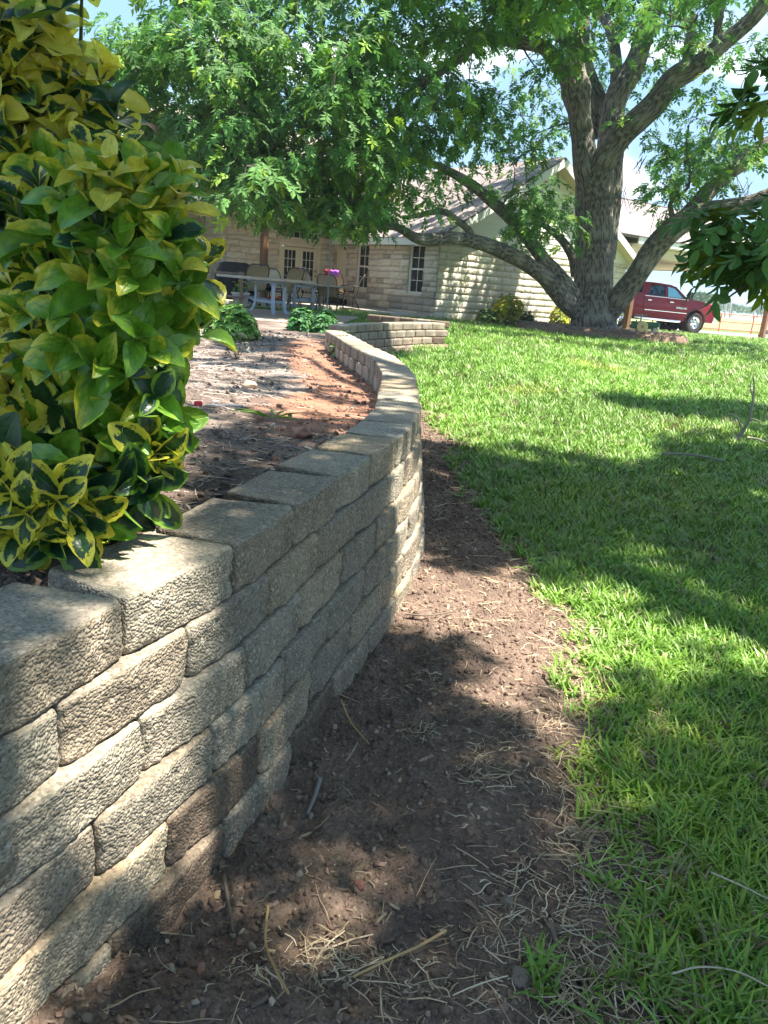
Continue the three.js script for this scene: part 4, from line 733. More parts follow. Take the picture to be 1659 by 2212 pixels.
{
  const t = thing('grill', 'large grill under a black cover at the left of the patio', 'grill', onY(506, 656, PY), 0.35);
  const g = new THREE.BoxGeometry(0.95, 0.9, 0.5, 14, 10, 6), p = g.attributes.position; for (let i = 0; i < p.count; i++) { const x = p.getX(i), y = p.getY(i), z = p.getZ(i), k = 1 - 0.22 * sstep(0.05, 0.45, y); p.setXYZ(i, x * k * (1 + 0.03 * nz(x * 6, y * 3, z * 6)), y + 0.55 - 0.05 * sstep(0.3, 0.5, Math.abs(x)) * sstep(0.2, 0.45, y), z * k * (1 + 0.12 * nz(x * 9, y * 2, 2))); }
  part('cover', byPosition(g), M.black, t);
  for (const x of [-0.38, 0.38]) for (const z of [-0.18, 0.18]) part('leg', bar(V(x, 0, z), V(x, 0.14, z), 0.022), M.steel, t);
  part('side_shelf', box(0.3, 0.04, 0.4, -0.62, 0.72, 0.02), M.steel, t);
}
{
  const t = thing('wooden_stand', 'weathered wooden stand with dark shelf left of the covered grill', 'stand', onY(489, 660, PY), 0.3), m = std({ color: rgb(0.3, 0.24, 0.19), map: scaled(woodTex, 0.2, 0.8), roughness: 0.85 });
  for (const [x, z] of [[-0.32, -0.2], [0.32, -0.2], [-0.32, 0.2], [0.32, 0.2]]) part('post', box(0.07, 0.78, 0.07, x, 0.39, z), m, t);
  for (const y of [0.2, 0.72]) part('shelf', box(0.76, 0.04, 0.5, 0, y + 0.012, 0), m, t);
}
{
  const t = thing('flower_box', 'white planter box with yellow flowers beside the near table', 'planter', onY(519, 662, PY), 0.2), pot = std({ color: rgb(0.55, 0.5, 0.47), roughness: 0.6 });
  const g = new THREE.CylinderGeometry(0.2, 0.15, 0.3, 4).rotateY(Math.PI / 4).scale(1.4, 1, 1).translate(0, 0.15, 0); part('box', g, pot, t); part('rim', merge([box(0.43, 0.03, 0.03, 0, 0.3, 0.14), box(0.43, 0.03, 0.03, 0, 0.3, -0.14), box(0.03, 0.03, 0.25, 0.2, 0.301, 0), box(0.03, 0.03, 0.25, -0.2, 0.301, 0)]), M.white, t);
  const rnd = rngOf(3), l = [], f = [];
  for (let i = 0; i < 60; i++) { const p = V((rnd() - 0.5) * 0.36, 0.3 + rnd() * 0.2, (rnd() - 0.5) * 0.22); l.push(new THREE.SphereGeometry(0.03, 5, 3).scale(1.4, 0.2, 0.7).rotateZ(rnd() * 2).rotateY(rnd() * 6).translate(p.x, p.y, p.z)); }
  for (let i = 0; i < 14; i++) { const p = V((rnd() - 0.5) * 0.36, 0.42 + rnd() * 0.16, (rnd() - 0.5) * 0.22); for (let k = 0; k < 5; k++) f.push(new THREE.SphereGeometry(0.02, 6, 4).scale(1.2, 0.5, 1).translate(0.022, 0, 0).rotateY(k * 1.257).translate(p.x, p.y, p.z)); }
  part('leaves', merge(l), std({ color: rgb(0.1, 0.22, 0.05), side: THREE.DoubleSide }), t); part('flowers', merge(f), std({ color: rgb(0.75, 0.6, 0.04) }), t);
}
{
  const t = thing('barrel_grill', 'small black barrel grill on thin legs under the near table', 'grill', onY(575, 662, PY), 0.3);
  part('drum', new THREE.CapsuleGeometry(0.11, 0.2, 6, 16).rotateZ(Math.PI / 2).translate(0, 0.5, 0), std({ color: rgb(0.015, 0.015, 0.017), roughness: 0.25 }), t);
  for (const x of [-0.17, 0.17]) for (const z of [-0.1, 0.1]) { const l = part('leg', bar(V(x * 0.6, 0.45, z * 0.5), V(x, 0.06, z), 0.012), M.steel, t); part('foot', new THREE.SphereGeometry(0.03, 10, 8).translate(x, 0.03, z), M.black, l); }
  part('handle', bar(V(-0.06, 0.62, 0.06), V(0.06, 0.62, 0.06), 0.01), M.steel, t);
}
// play things on the porch floor
const toy = (name, label, px, py, c, sx, sy) => { const t = thing(name, label, 'toy', onY(px, py, PY), 0.4), m = std({ color: rgb(...c), roughness: 0.4 }); part('body', box(sx, sy, 0.16, 0, sy / 2 + 0.05, 0, 0.04), m, t); part('seat', box(sx * 0.4, 0.05, 0.13, 0, sy + 0.07, 0, 0.02), m, t); for (const x of [-sx * 0.36, sx * 0.36]) for (const z of [-0.1, 0.1]) part('wheel', new THREE.TorusGeometry(0.045, 0.02, 8, 14).translate(x, 0.06, z), M.black, t); };
toy('toy_cart', 'orange-red toy cart on the porch left of the near table leg', 585, 656, [0.65, 0.12, 0.04], 0.32, 0.12);
toy('toy_cart', 'orange-red toy cart on the porch right of the near table leg', 604, 656, [0.62, 0.13, 0.05], 0.26, 0.12);
toy('toy_cart', 'pink and lilac toy cart behind the flower box', 541, 655, [0.55, 0.08, 0.3], 0.3, 0.14);
{
  const t = thing('bucket', 'bright blue bucket in front of the covered grill', 'bucket', onY(535, 656, PY), 0), m = std({ color: rgb(0.05, 0.35, 0.6), roughness: 0.4, side: THREE.DoubleSide });
  part('pail', new THREE.LatheGeometry([[0.001, 0.3], [0.09, 0.3], [0.12, 0.52], [0.13, 0.53], [0.126, 0.51]].map(([a, b]) => new THREE.Vector2(a, b)), 20), m, t); part('stool', merge([cyl(0.14, 0.14, 0.03, 16, 0, 0.285, 0), bar(V(-0.08, 0, 0.08), V(-0.07, 0.28, 0.07), 0.014), bar(V(0.08, 0, 0.08), V(0.07, 0.28, 0.07), 0.014), bar(V(0, 0, -0.1), V(0, 0.28, -0.08), 0.014)]), M.black, t); part('handle', new THREE.TorusGeometry(0.12, 0.005, 6, 20, Math.PI).translate(0, 0.52, 0), M.steel, t);
}
{
  const p = houseP(-0.35, 0.13, -4.1), t = thing('drain_pipe', 'end of a black corrugated drain pipe lying against the window wall', 'pipe', p, HT + 0.25);
  const prof = []; for (let i = 0; i <= 40; i++) prof.push(new THREE.Vector2(0.115 + 0.008 * Math.sin(i * 1.57), i * 0.018)); for (let i = 40; i >= 0; i--) prof.push(new THREE.Vector2(0.1, i * 0.018));
  part('tube', new THREE.LatheGeometry(prof, 26).rotateX(-Math.PI / 2), std({ color: rgb(0.015, 0.015, 0.016), roughness: 0.5, side: THREE.DoubleSide }), t); part('collar', new THREE.TorusGeometry(0.115, 0.012, 8, 24), M.black, t);
}

// ---------------------------------------------------------------- truck, fence, things on the lawn, far things
{
  const f0 = onY(1497, 719, 0.17), t = thing('pickup_truck', 'dark red crew cab pickup truck parked under the carport, nose to the right', 'truck', V(0, 0, 0), 0);
  const S = 0.93, WB = 4.0; t.scale.setScalar(S);
  t.rotation.order = 'YXZ'; t.rotation.set(0, HT - 0.31, -0.02);
  // local x forward, y up, z to the near (right-hand) side
  const fw = V(WB, 0, 0.98).multiplyScalar(S).applyEuler(t.rotation); t.position.copy(f0).sub(fw).setY(0.17 - fw.y);
  const paint = new THREE.MeshPhysicalMaterial({ color: rgb(0.17, 0.006, 0.02), roughness: 0.4, metalness: 0, specularIntensity: 0.35, clearcoat: 0.3, clearcoatRoughness: 0.08 });
  const chrome = std({ color: rgb(0.75, 0.76, 0.78), metalness: 1, roughness: 0.12 }), rubber = std({ color: rgb(0.02, 0.02, 0.02), roughness: 0.85 }), trim = std({ color: rgb(0.02, 0.02, 0.022), roughness: 0.6 }), dark = std({ color: rgb(0.01, 0.01, 0.011), roughness: 0.8 });
  const glass = new THREE.MeshPhysicalMaterial({ color: rgb(0.62, 0.78, 0.8), roughness: 0.02, transmission: 1, thickness: 0 }), tint = new THREE.MeshPhysicalMaterial({ color: rgb(0.22, 0.26, 0.27), roughness: 0.02, transmission: 1, thickness: 0 });
  const P2 = (a) => a.map(([x, y]) => new THREE.Vector2(x, y));
  const side = (pts, arcs) => { const s = new THREE.Shape(); s.moveTo(-1.3, 0.62); for (const cx of arcs) { s.lineTo(cx - 0.52, 0.5); s.absarc(cx, 0.46, 0.52, Math.PI, 0, true); s.lineTo(cx + 0.52, 0.5); } for (const p of pts) s.lineTo(...p); s.closePath(); return s; };
  const W = 0.96;
  const body = new THREE.ExtrudeGeometry(side([[4.95, 0.5], [5.02, 0.72], [5.0, 1.08], [4.86, 1.2], [4.2, 1.3], [3.42, 1.34], [1.12, 1.33], [1.1, 1.4], [-1.3, 1.4]], [0, WB]), { depth: 2 * W - 0.1, bevelEnabled: true, bevelSize: 0.04, bevelThickness: 0.05, bevelSegments: 3, curveSegments: 18 }).translate(0, 0, -W + 0.05);
  const bp = body.attributes.position; for (let i = 0; i < bp.count; i++) { const y = bp.getY(i); bp.setZ(i, bp.getZ(i) * (1 - 0.05 * sstep(0.95, 1.4, y) - 0.04 * sstep(0.75, 0.5, y))); }
  body.computeVertexNormals(); part('body', body, paint, t);
  const tz = (y) => 0.9 - 0.24 * (y - 1.3) / 0.6;
  const bend = (g, out) => { const p = g.attributes.position; for (let i = 0; i < p.count; i++) { const y = p.getY(i), z = p.getZ(i); p.setZ(i, Math.sign(out) * (tz(y) + z)); } g.computeVertexNormals(); return g; };
  const W1 = [[1.42, 1.4], [2.3, 1.38], [2.32, 1.8], [1.62, 1.82]], W2 = [[2.44, 1.38], [3.28, 1.36], [2.86, 1.74], [2.46, 1.8]];
  for (const sgn of [1, -1]) {
    const s = new THREE.Shape(P2([[1.08, 1.3], [3.56, 1.3], [2.92, 1.8], [2.6, 1.88], [1.5, 1.9], [1.2, 1.82]])); s.holes.push(new THREE.Path(P2(W1)), new THREE.Path(P2(W2)));
    part('cab_side', bend(new THREE.ExtrudeGeometry(s, { depth: 0.05, bevelEnabled: false }).translate(0, 0, -0.05), sgn), paint, t);
    part('rear_window', bend(new THREE.ExtrudeGeometry(new THREE.Shape(P2(W1)), { depth: 0.006, bevelEnabled: false }).translate(0, 0, -0.03), sgn), tint, t);
    part('front_window', bend(new THREE.ExtrudeGeometry(new THREE.Shape(P2(W2)), { depth: 0.006, bevelEnabled: false }).translate(0, 0, -0.03), sgn), glass, t);
    // doors, a finger proud of the body with a dark gap round them
    for (const [name, x0, x1, hx] of [['rear_door', 1.22, 2.34, 1.36], ['front_door', 2.37, 3.5, 2.5]]) {
      const ds = new THREE.Shape(P2(name === 'rear_door' ? [[x0 + 0.1, 0.66], [x1, 0.62], [x1, 1.33], [x0, 1.33], [x0 - 0.02, 0.95]] : [[x0, 0.62], [x1 - 0.02, 0.62], [x1, 1.32], [x0, 1.33]]));
      const dg = new THREE.ExtrudeGeometry(ds, { depth: 0.012, bevelEnabled: true, bevelSize: 0.006, bevelThickness: 0.006, bevelSegments: 2, curveSegments: 6 }), dp = dg.attributes.position; for (let i = 0; i < dp.count; i++) { const y = dp.getY(i); dp.setZ(i, sgn * (dp.getZ(i) + 0.002 + (W) * (1 - 0.05 * sstep(0.95, 1.4, y) - 0.04 * sstep(0.75, 0.5, y)))); }
      dg.computeVertexNormals(); const d = part(name, dg, paint, t);
      part('handle', box(0.2, 0.05, 0.04, hx + 0.08, 1.17, sgn * (W + 0.02), 0.015), chrome, d);
    }
    part('side_trim', box(2.2, 0.035, 0.02, 2.36, 0.77, sgn * (W + 0.016), 0.008), chrome, t);
    part('window_trim', beam(V(1.2, 1.335, sgn * (W - 0.032)), V(3.46, 1.33, sgn * (W - 0.03)), 0.02, 0.02), chrome, t);
    part('running_board', pipe([V(0.85, 0.44, sgn * 0.93), V(1.0, 0.42, sgn * 1.03), V(3.1, 0.42, sgn * 1.03), V(3.25, 0.44, sgn * 0.93)], 0.055, 10, 24), chrome, t);
    const mir = part('mirror', merge([box(0.14, 0.3, 0.2, 3.36, 1.5, sgn * 1.16, 0.04), box(0.06, 0.06, 0.2, 3.36, 1.4, sgn * 1.0, 0.01), box(0.06, 0.05, 0.2, 3.36, 1.52, sgn * 0.98, 0.01)]), trim, t); part('mirror_glass', box(0.006, 0.24, 0.15, 3.287, 1.5, sgn * 1.16, 0), chrome, mir);
    part('headlight', box(0.26, 0.2, 0.3, 4.9, 1.03, sgn * 0.76, 0.05), new THREE.MeshPhysicalMaterial({ color: rgb(0.7, 0.72, 0.75), roughness: 0.08, clearcoat: 1 }), t);
    for (const cx of [0, WB]) {                                   // wheel with deep dished rim, arch lining and flare
      const w = new THREE.Group(); w.name = 'wheel'; w.position.set(cx, 0.42, sgn * (cx ? 0.84 : 0.92)); if (sgn < 0) w.rotation.y = Math.PI; t.add(w);
      const r = 0.42, prof = [[0.24, -0.13], [0.36, -0.14], [r - 0.015, -0.12], [r, -0.08], [r, 0.08], [r - 0.015, 0.12], [0.36, 0.14], [0.25, 0.12], [0.24, 0.1]]; part('tyre', new THREE.LatheGeometry(prof.map(([a, b]) => new THREE.Vector2(a, b)), 44).rotateX(Math.PI / 2), rubber, w);
      part('rim', new THREE.LatheGeometry([[0.001, 0.16], [0.06, 0.16], [0.075, 0.13], [0.1, 0.07], [0.17, 0.04], [0.215, 0.06], [0.235, 0.12], [0.252, 0.122], [0.252, -0.1]].map(([a, b]) => new THREE.Vector2(a, b)), 32).rotateX(Math.PI / 2), chrome, w);
      const holes = []; for (let k = 0; k < 6; k++) holes.push(new THREE.CylinderGeometry(0.034, 0.034, 0.02, 12).rotateX(Math.PI / 2).translate(0.165 * Math.cos(k * 1.047), 0.165 * Math.sin(k * 1.047), 0.05)); part('rim_hole', merge(holes), dark, w);
      part('arch_flare', new THREE.TorusGeometry(0.535, 0.035, 8, 30, Math.PI).translate(cx, 0.46, sgn * (W - 0.02)), cx ? trim : paint, t);
      part('arch_lining', new THREE.CylinderGeometry(0.515, 0.515, 0.5, 28, 1, true, -Math.PI / 2, Math.PI).rotateX(Math.PI / 2).rotateZ(Math.PI / 2 * 0).translate(cx, 0.46, sgn * 0.7), std({ color: rgb(0.01, 0.01, 0.01), side: THREE.DoubleSide }), t);
    }
  }
  part('cab_roof', (() => { const g = new THREE.BoxGeometry(1.5, 0.06, 1.34, 6, 1, 8), p = g.attributes.position; for (let i = 0; i < p.count; i++) p.setY(i, p.getY(i) + 1.9 - 0.035 * (p.getZ(i) / 0.67) ** 2 - 0.04 * (p.getX(i) / 0.75) ** 2); return byPosition(g.translate(2.0, 0, 0)); })(), paint, t);
  part('windscreen', beam(V(3.5, 1.32, 0), V(2.84, 1.83, 0), 1.5, 0.008), glass, t);
  part('back_glass', beam(V(1.1, 1.36, 0), V(1.24, 1.84, 0), 1.4, 0.008), tint, t);
  for (const x of [1.75, 2.65]) for (const z of [-0.4, 0.4]) part('seat', merge([box(0.16, 0.55, 0.5, x - 0.1, 1.2, z, 0.05), box(0.11, 0.17, 0.26, x - 0.16, 1.56, z, 0.04), box(0.45, 0.14, 0.5, x + 0.12, 0.95, z, 0.04)]), std({ color: rgb(0.03, 0.03, 0.03) }), t);
  part('steering_wheel', new THREE.TorusGeometry(0.17, 0.016, 8, 24).rotateY(Math.PI / 2).rotateZ(-0.4).translate(3.02, 1.36, -0.4), trim, t);
  part('grille', box(0.06, 0.42, 1.2, 5.02, 0.98, 0, 0.02), chrome, t); part('front_bumper', box(0.26, 0.28, 1.94, 5.08, 0.62, 0, 0.06), chrome, t); part('rear_bumper', box(0.2, 0.2, 1.9, -1.4, 0.62, 0, 0.05), chrome, t);
  part('tail_light', box(0.04, 0.4, 0.14, -1.34, 1.14, 0.84, 0.01), std({ color: rgb(0.5, 0.02, 0.02), roughness: 0.2 }), t);
  part('bed_cover', box(2.2, 0.04, 1.7, -0.15, 1.41, 0, 0.01), dark, t);
  part('underbody', box(5.6, 0.26, 1.3, 1.9, 0.48, 0), dark, t);
  const font = await new FontLoader().loadAsync('fonts/droid/droid_sans_bold.typeface.json');
  const txt = new TextGeometry('DENALI HD', { font, size: 0.075, depth: 0.008, curveSegments: 3 }); txt.computeBoundingBox(); part('lettering', txt.translate(2.86, 0.93, W + 0.022), chrome, t);
}
{
  // red pipe fence
  const a = onY(1500, 712, 0.06), pA = at(1440, 708, 40), pB = at(1720, 731, 41.5), t = thing('pipe_fence', 'rust red pipe rail fence between the truck and the green field', 'fence', V(pA.x, 0.02, pA.z)), red = std({ color: rgb(0.42, 0.12, 0.07), roughness: 0.6 });
  const d = V(pB.x - pA.x, 0, pB.z - pA.z), n = 4, H = 0.96, off = -0.2;
  for (let i = -2; i <= n; i++) part('post', bar(d.clone().multiplyScalar(i / n + 0.14).setY(-0.1), d.clone().multiplyScalar(i / n + 0.14).setY(H), 0.035), red, t);
  for (const y of [0.2, 0.58, H]) part('rail', bar(d.clone().multiplyScalar(-0.5).setY(y), d.clone().multiplyScalar(1.2).setY(y), 0.03), red, t);
}
{
  // mulch bed round the tree, with its raised dark edge
  const c = at(1290, 732, 22.7), rx = 2.5, rz = 1.35, ang = 0.12;
  const g = sheet(80, 24, (u, v) => { const a = u * Math.PI * 2, r = v, w = 1 + 0.06 * Math.sin(a * 3 + 1), x = c.x - 0.1 + rx * w * r * Math.cos(a), z = c.z + 0.2 + rz * w * r * Math.sin(a); return [x, lawnY(x, z) + (v < 0.95 ? 0.19 + 0.04 * fbm(x * 4, 2, z * 4, 3) : lerp(0.19, -0.06, (v - 0.95) / 0.05)), z]; });
  ground('mulch_bed', g, std({ map: scaled(soilMap, 0.9), bumpMap: scaled(soilBump, 0.6), bumpScale: 0.02, color: rgb(1.5, 1.4, 1.35), roughness: 0.95 }));
  const rnd = rngOf(5), l = []; for (let i = 0; i < 1500; i++) { const a = rnd() * 6.283, r = Math.sqrt(rnd()) * 0.97, x = c.x - 0.1 + rx * r * Math.cos(a), z = c.z + 0.2 + rz * r * Math.sin(a), k = 0.6 + 0.8 * rnd(); l.push({ m: mat4(V(x, lawnY(x, z) + 0.2 + 0.03 * rnd(), z), (rnd() - 0.5) * 0.8, rnd() * 6.28, (rnd() - 0.5) * 0.8, 0.07 + 0.08 * rnd(), 0.012, 0.02), c: rgb(0.24 * k, 0.17 * k, 0.13 * k) }); }
  tag(copies('mulch', new THREE.BoxGeometry(1, 1, 1), std({ color: 0xffffff }), l, scene), 'brown bark mulch spread round the foot of the big tree', 'mulch');
}
{
  const p = at(1385, 735, 21.9); p.y = lawnY(p.x, p.z) + 0.24;
  const t = thing('toy_tractor', 'small green tractor sprinkler with yellow wheels on the mulch bed', 'sprinkler', p, -0.1), green = std({ color: rgb(0.01, 0.1, 0.035), roughness: 0.35 }), yel = std({ color: rgb(0.62, 0.48, 0.2), roughness: 0.5 });
  part('hood', box(0.4, 0.14, 0.16, 0.2, 0.2, 0, 0.03), green, t); part('chassis', box(0.62, 0.06, 0.12, 0.06, 0.11, 0), green, t); part('grille', box(0.02, 0.12, 0.14, 0.41, 0.19, 0, 0.004), std({ color: rgb(0.3, 0.3, 0.3) }), t);
  part('seat', merge([box(0.1, 0.03, 0.1, -0.16, 0.2, 0, 0.01), box(0.03, 0.1, 0.1, -0.21, 0.25, 0, 0.01)]), green, t); part('valve_body', merge([box(0.12, 0.2, 0.14, -0.28, 0.16, 0, 0.02), box(0.08, 0.08, 0.22, -0.33, 0.13, 0, 0.02)]), green, t);
  for (const z of [-0.14, 0.14]) { const w = part('wheel', new THREE.CylinderGeometry(0.13, 0.13, 0.05, 24).rotateX(Math.PI / 2).translate(-0.06, 0.13, z), yel, t); part('tyre', new THREE.TorusGeometry(0.13, 0.022, 8, 28).translate(-0.06, 0.13, z), yel, w); part('hub', new THREE.CylinderGeometry(0.035, 0.035, 0.07, 12).rotateX(Math.PI / 2).translate(-0.06, 0.13, z), std({ color: rgb(0.35, 0.22, 0.06) }), w); part('front_wheel', new THREE.CylinderGeometry(0.06, 0.06, 0.04, 18).rotateX(Math.PI / 2).translate(0.3, 0.06, z * 0.6), std({ color: rgb(0.3, 0.3, 0.28) }), t); }
  part('riser', bar(V(-0.1, 0.2, 0), V(-0.1, 0.42, 0), 0.018), M.steel, t); part('spray_arm', merge([pipe([V(-0.26, 0.44, 0.03), V(-0.1, 0.42, 0), V(0.06, 0.44, -0.03)], 0.012, 7, 10), new THREE.SphereGeometry(0.03, 10, 8).translate(-0.1, 0.43, 0)]), M.steel, t);
}
// ---------------------------------------------------------------- shrubs and small plants
const bladeLeaf = (() => { const P = []; leafletInto(P, null, V(0, 0, 0), V(1, 0, 0), V(0, 0, 1), 1, 0.24, 0.25); const g = new THREE.BufferGeometry(); g.setAttribute('position', new THREE.Float32BufferAttribute(P, 3)); g.computeVertexNormals(); return g; })();
const plantMat = new THREE.MeshPhysicalMaterial({ color: 0xffffff, roughness: 0.5, transmission: 0.3, thickness: 0, side: THREE.DoubleSide, specularIntensity: 0.6 });
function bush(name, label, cat, base, w, h, d, n, leaf, cols, seed, whorl = 6, lobes = [[0, 0, 1]]) {
  const t = thing(name, label, cat, base), rnd = rngOf(seed), l = [], st = [];
  for (let i = 0; i < n; i++) {
    const [lx, lz, ls] = lobes[i % lobes.length], a = rnd() * 6.283, e = Math.asin(rnd()), r = 0.72 + 0.28 * Math.sqrt(rnd()), k = (1 + 0.22 * nz(Math.cos(a) * 2 + seed, e * 3, Math.sin(a) * 2)) * ls;
    const o = V(Math.cos(a) * Math.cos(e), Math.sin(e), Math.sin(a) * Math.cos(e)), p = V(lx + o.x * w * r * k, 0.02 + o.y * h * r * k, lz + o.z * d * r * k), c0 = cols[Math.floor(rnd() * cols.length)];
    for (let j = 0; j < whorl; j++) { const y = j * 6.283 / whorl + rnd() * 0.5, kk = 0.7 + 0.6 * rnd(), q = new THREE.Quaternion().setFromUnitVectors(V(0, 1, 0), o.clone().add(V(0, 0.7, 0)).normalize()).multiply(new THREE.Quaternion().setFromEuler(new THREE.Euler(0, y, 0.55 * rnd() + 0.1, 'YXZ'))); l.push({ m: new THREE.Matrix4().compose(p, q, V(1, 1, 1).multiplyScalar(leaf * (0.75 + 0.5 * rnd()))), c: rgb(c0[0] * kk, c0[1] * kk, c0[2] * kk) }); }
    if (i % 6 === 0) st.push(bar(V(lx + (rnd() - 0.5) * 0.1 * w, -0.03, lz), p, 0.008 * Math.max(0.5, h), 5));
  }
  part('stems', merge(st), M.twig, t); copies('foliage', bladeLeaf, plantMat, l, t);
  return t;
}
{
  const b1 = onY(502, 731, 0.385), b2 = onY(674, 716, 0.36);
  bush('round_shrub', 'bright green rounded shrub in the bed beside the yellow-leaved bush', 'shrub', b1, 0.29, 0.33, 0.27, 330, 0.07, [[0.16, 0.34, 0.04], [0.22, 0.42, 0.07], [0.1, 0.25, 0.03]], 11);
  bush('round_shrub', 'low dark green double-lobed shrub at the far end of the bed by the wall', 'shrub', b2, 0.2, 0.28, 0.24, 380, 0.075, [[0.03, 0.13, 0.03], [0.05, 0.18, 0.04], [0.08, 0.24, 0.04]], 12, 7, [[-0.15, 0, 1], [0.17, 0, 0.95]]);
  const g1 = at(1094, 692, 23.6), g2 = at(1210, 700, 25.4), yl = [[0.6, 0.56, 0.03], [0.45, 0.48, 0.03], [0.22, 0.32, 0.03], [0.66, 0.6, 0.06]];
  bush('golden_shrub', 'larger yellow-green shrub against the gable wall left of the trunk', 'shrub', V(g1.x, g1.y - 0.03, g1.z), 0.55, 0.78, 0.5, 420, 0.1, yl, 21);
  bush('golden_shrub', 'smaller yellow-green shrub half hidden by the left side of the trunk', 'shrub', V(g2.x, g2.y - 0.03, g2.z), 0.36, 0.66, 0.36, 260, 0.1, yl, 22);
  bush('dark_shrub', 'low dull green shrub at the left foot of the larger yellow shrub', 'shrub', at(1052, 693, 23.4), 0.3, 0.32, 0.3, 130, 0.09, [[0.06, 0.13, 0.03], [0.1, 0.18, 0.04]], 23);
  bush('dark_shrub', 'small dark green shrub between the yellow shrub and the trunk', 'shrub', at(1135, 712, 22.6), 0.22, 0.48, 0.22, 150, 0.09, [[0.03, 0.09, 0.025], [0.05, 0.12, 0.03]], 24);
  bush('dark_shrub', 'thin leafy sapling in front of the larger yellow shrub', 'shrub', at(1100, 712, 22.4), 0.13, 0.62, 0.13, 70, 0.09, [[0.12, 0.2, 0.04], [0.2, 0.22, 0.05]], 25, 5);
  bush('dark_shrub', 'low dark spreading plant on the mulch left of the trunk', 'shrub', at(1190, 716, 22.1), 0.55, 0.1, 0.25, 70, 0.16, [[0.02, 0.03, 0.012], [0.035, 0.05, 0.02]], 26, 5);
  bush('weed', 'leafy weed climbing the inner side of the wall in the orange clay', 'weed', onY(737, 772, 0.39), 0.1, 0.2, 0.1, 26, 0.06, [[0.14, 0.26, 0.05], [0.3, 0.2, 0.06], [0.1, 0.2, 0.05]], 27, 4);
  bush('weed', 'dark withered sprig standing in the bare bed', 'weed', onY(512, 772, 0.4), 0.09, 0.2, 0.09, 22, 0.05, [[0.04, 0.06, 0.03], [0.06, 0.07, 0.04]], 28, 4);
}
// far off: trees, poles, a flower urn at the edge of the picture
{
  const mk = (px, py, d, w, h, label, seed) => { const b = at(px, py, d), t = thing('far_tree', label, 'tree', b), rnd = rngOf(seed), l = []; part('trunk', limbGeo([V(0, -1, 0), V(0, h * 0.5, 0), V(0.1, h * 0.8, 0)], [0.35, 0.25, 0.1], { around: 8, step: 0.6 }), M.bark, t); for (let i = 0; i < 900; i++) { const a = rnd() * 6.283, e = (rnd() - 0.35) * 2.2, r = Math.cbrt(rnd()); l.push({ m: mat4(V(w * r * Math.cos(a) * Math.cos(e), h * 0.62 + h * 0.36 * r * Math.sin(e), w * r * Math.sin(a) * Math.cos(e)), rnd() * 6, rnd() * 6, rnd() * 6, 0.8), c: rgb(0.06 + 0.05 * rnd(), 0.13 + 0.06 * rnd(), 0.04) }); } copies('foliage', bladeLeaf, plantMat, l, t); };
  mk(1511, 680, 170, 3.6, 4.6, 'small round tree standing alone far off beyond the truck nose', 31);
  mk(1634, 690, 300, 5, 5, 'faint low tree on the horizon right of the right carport post', 32);
  mk(1578, 686, 260, 7, 4.2, 'faint low clump of trees on the horizon left of the right carport post', 33);
  const grey = std({ color: rgb(0.3, 0.3, 0.32) });
  for (const [px, pt, pb, label] of [[1541, 640, 678, 'faint utility pole on the horizon, leftmost of the row'], [1567, 644, 680, 'faint utility pole on the horizon, second from the left'], [1577, 650, 682, 'faint thin pole on the horizon, close right of the second pole'], [1629, 655, 688, 'faint utility pole right of the right carport post']]) {
    const b = at(px, pb, 210), e = at(px + 1.5, pt, 210), t = thing('utility_pole', label, 'pole', b); part('mast', bar(V(0, -1, 0), e.clone().sub(b), 0.28, 8), grey, t); part('cross_arm', bar(V(-1, e.y - b.y - 0.5, 0), V(1, e.y - b.y - 0.5, 0.2), 0.1, 6), grey, t);
  }
  const p = onY(1658, 722, 0.15), t = thing('flower_urn', 'pale pink urn with grey foliage on a dark stand at the right edge', 'urn', p), pink = std({ color: rgb(0.72, 0.5, 0.44), roughness: 0.7 });
  part('stand', cyl(0.16, 0.14, 0.22, 16, 0, 0.11, 0), std({ color: rgb(0.22, 0.2, 0.24) }), t);
  part('bowl', new THREE.LatheGeometry([[0.001, 0.2], [0.2, 0.2], [0.3, 0.3], [0.33, 0.44], [0.3, 0.56], [0.27, 0.6], [0.24, 0.58]].map(([a, b]) => new THREE.Vector2(a, b)), 28), pink, t);
  const l = [], rnd = rngOf(8); for (let i = 0; i < 160; i++) { const a = rnd() * 6.28, e = rnd() * 1.5; l.push({ m: mat4(V(0.2 * Math.cos(a) * Math.cos(e), 0.58 + 0.32 * Math.sin(e), 0.2 * Math.sin(a) * Math.cos(e)), rnd() * 6, rnd() * 6, rnd(), 0.12), c: rgb(0.3 + 0.2 * rnd(), 0.34 + 0.2 * rnd(), 0.4 + 0.2 * rnd()) }); } copies('foliage', bladeLeaf, plantMat, l, t);
}

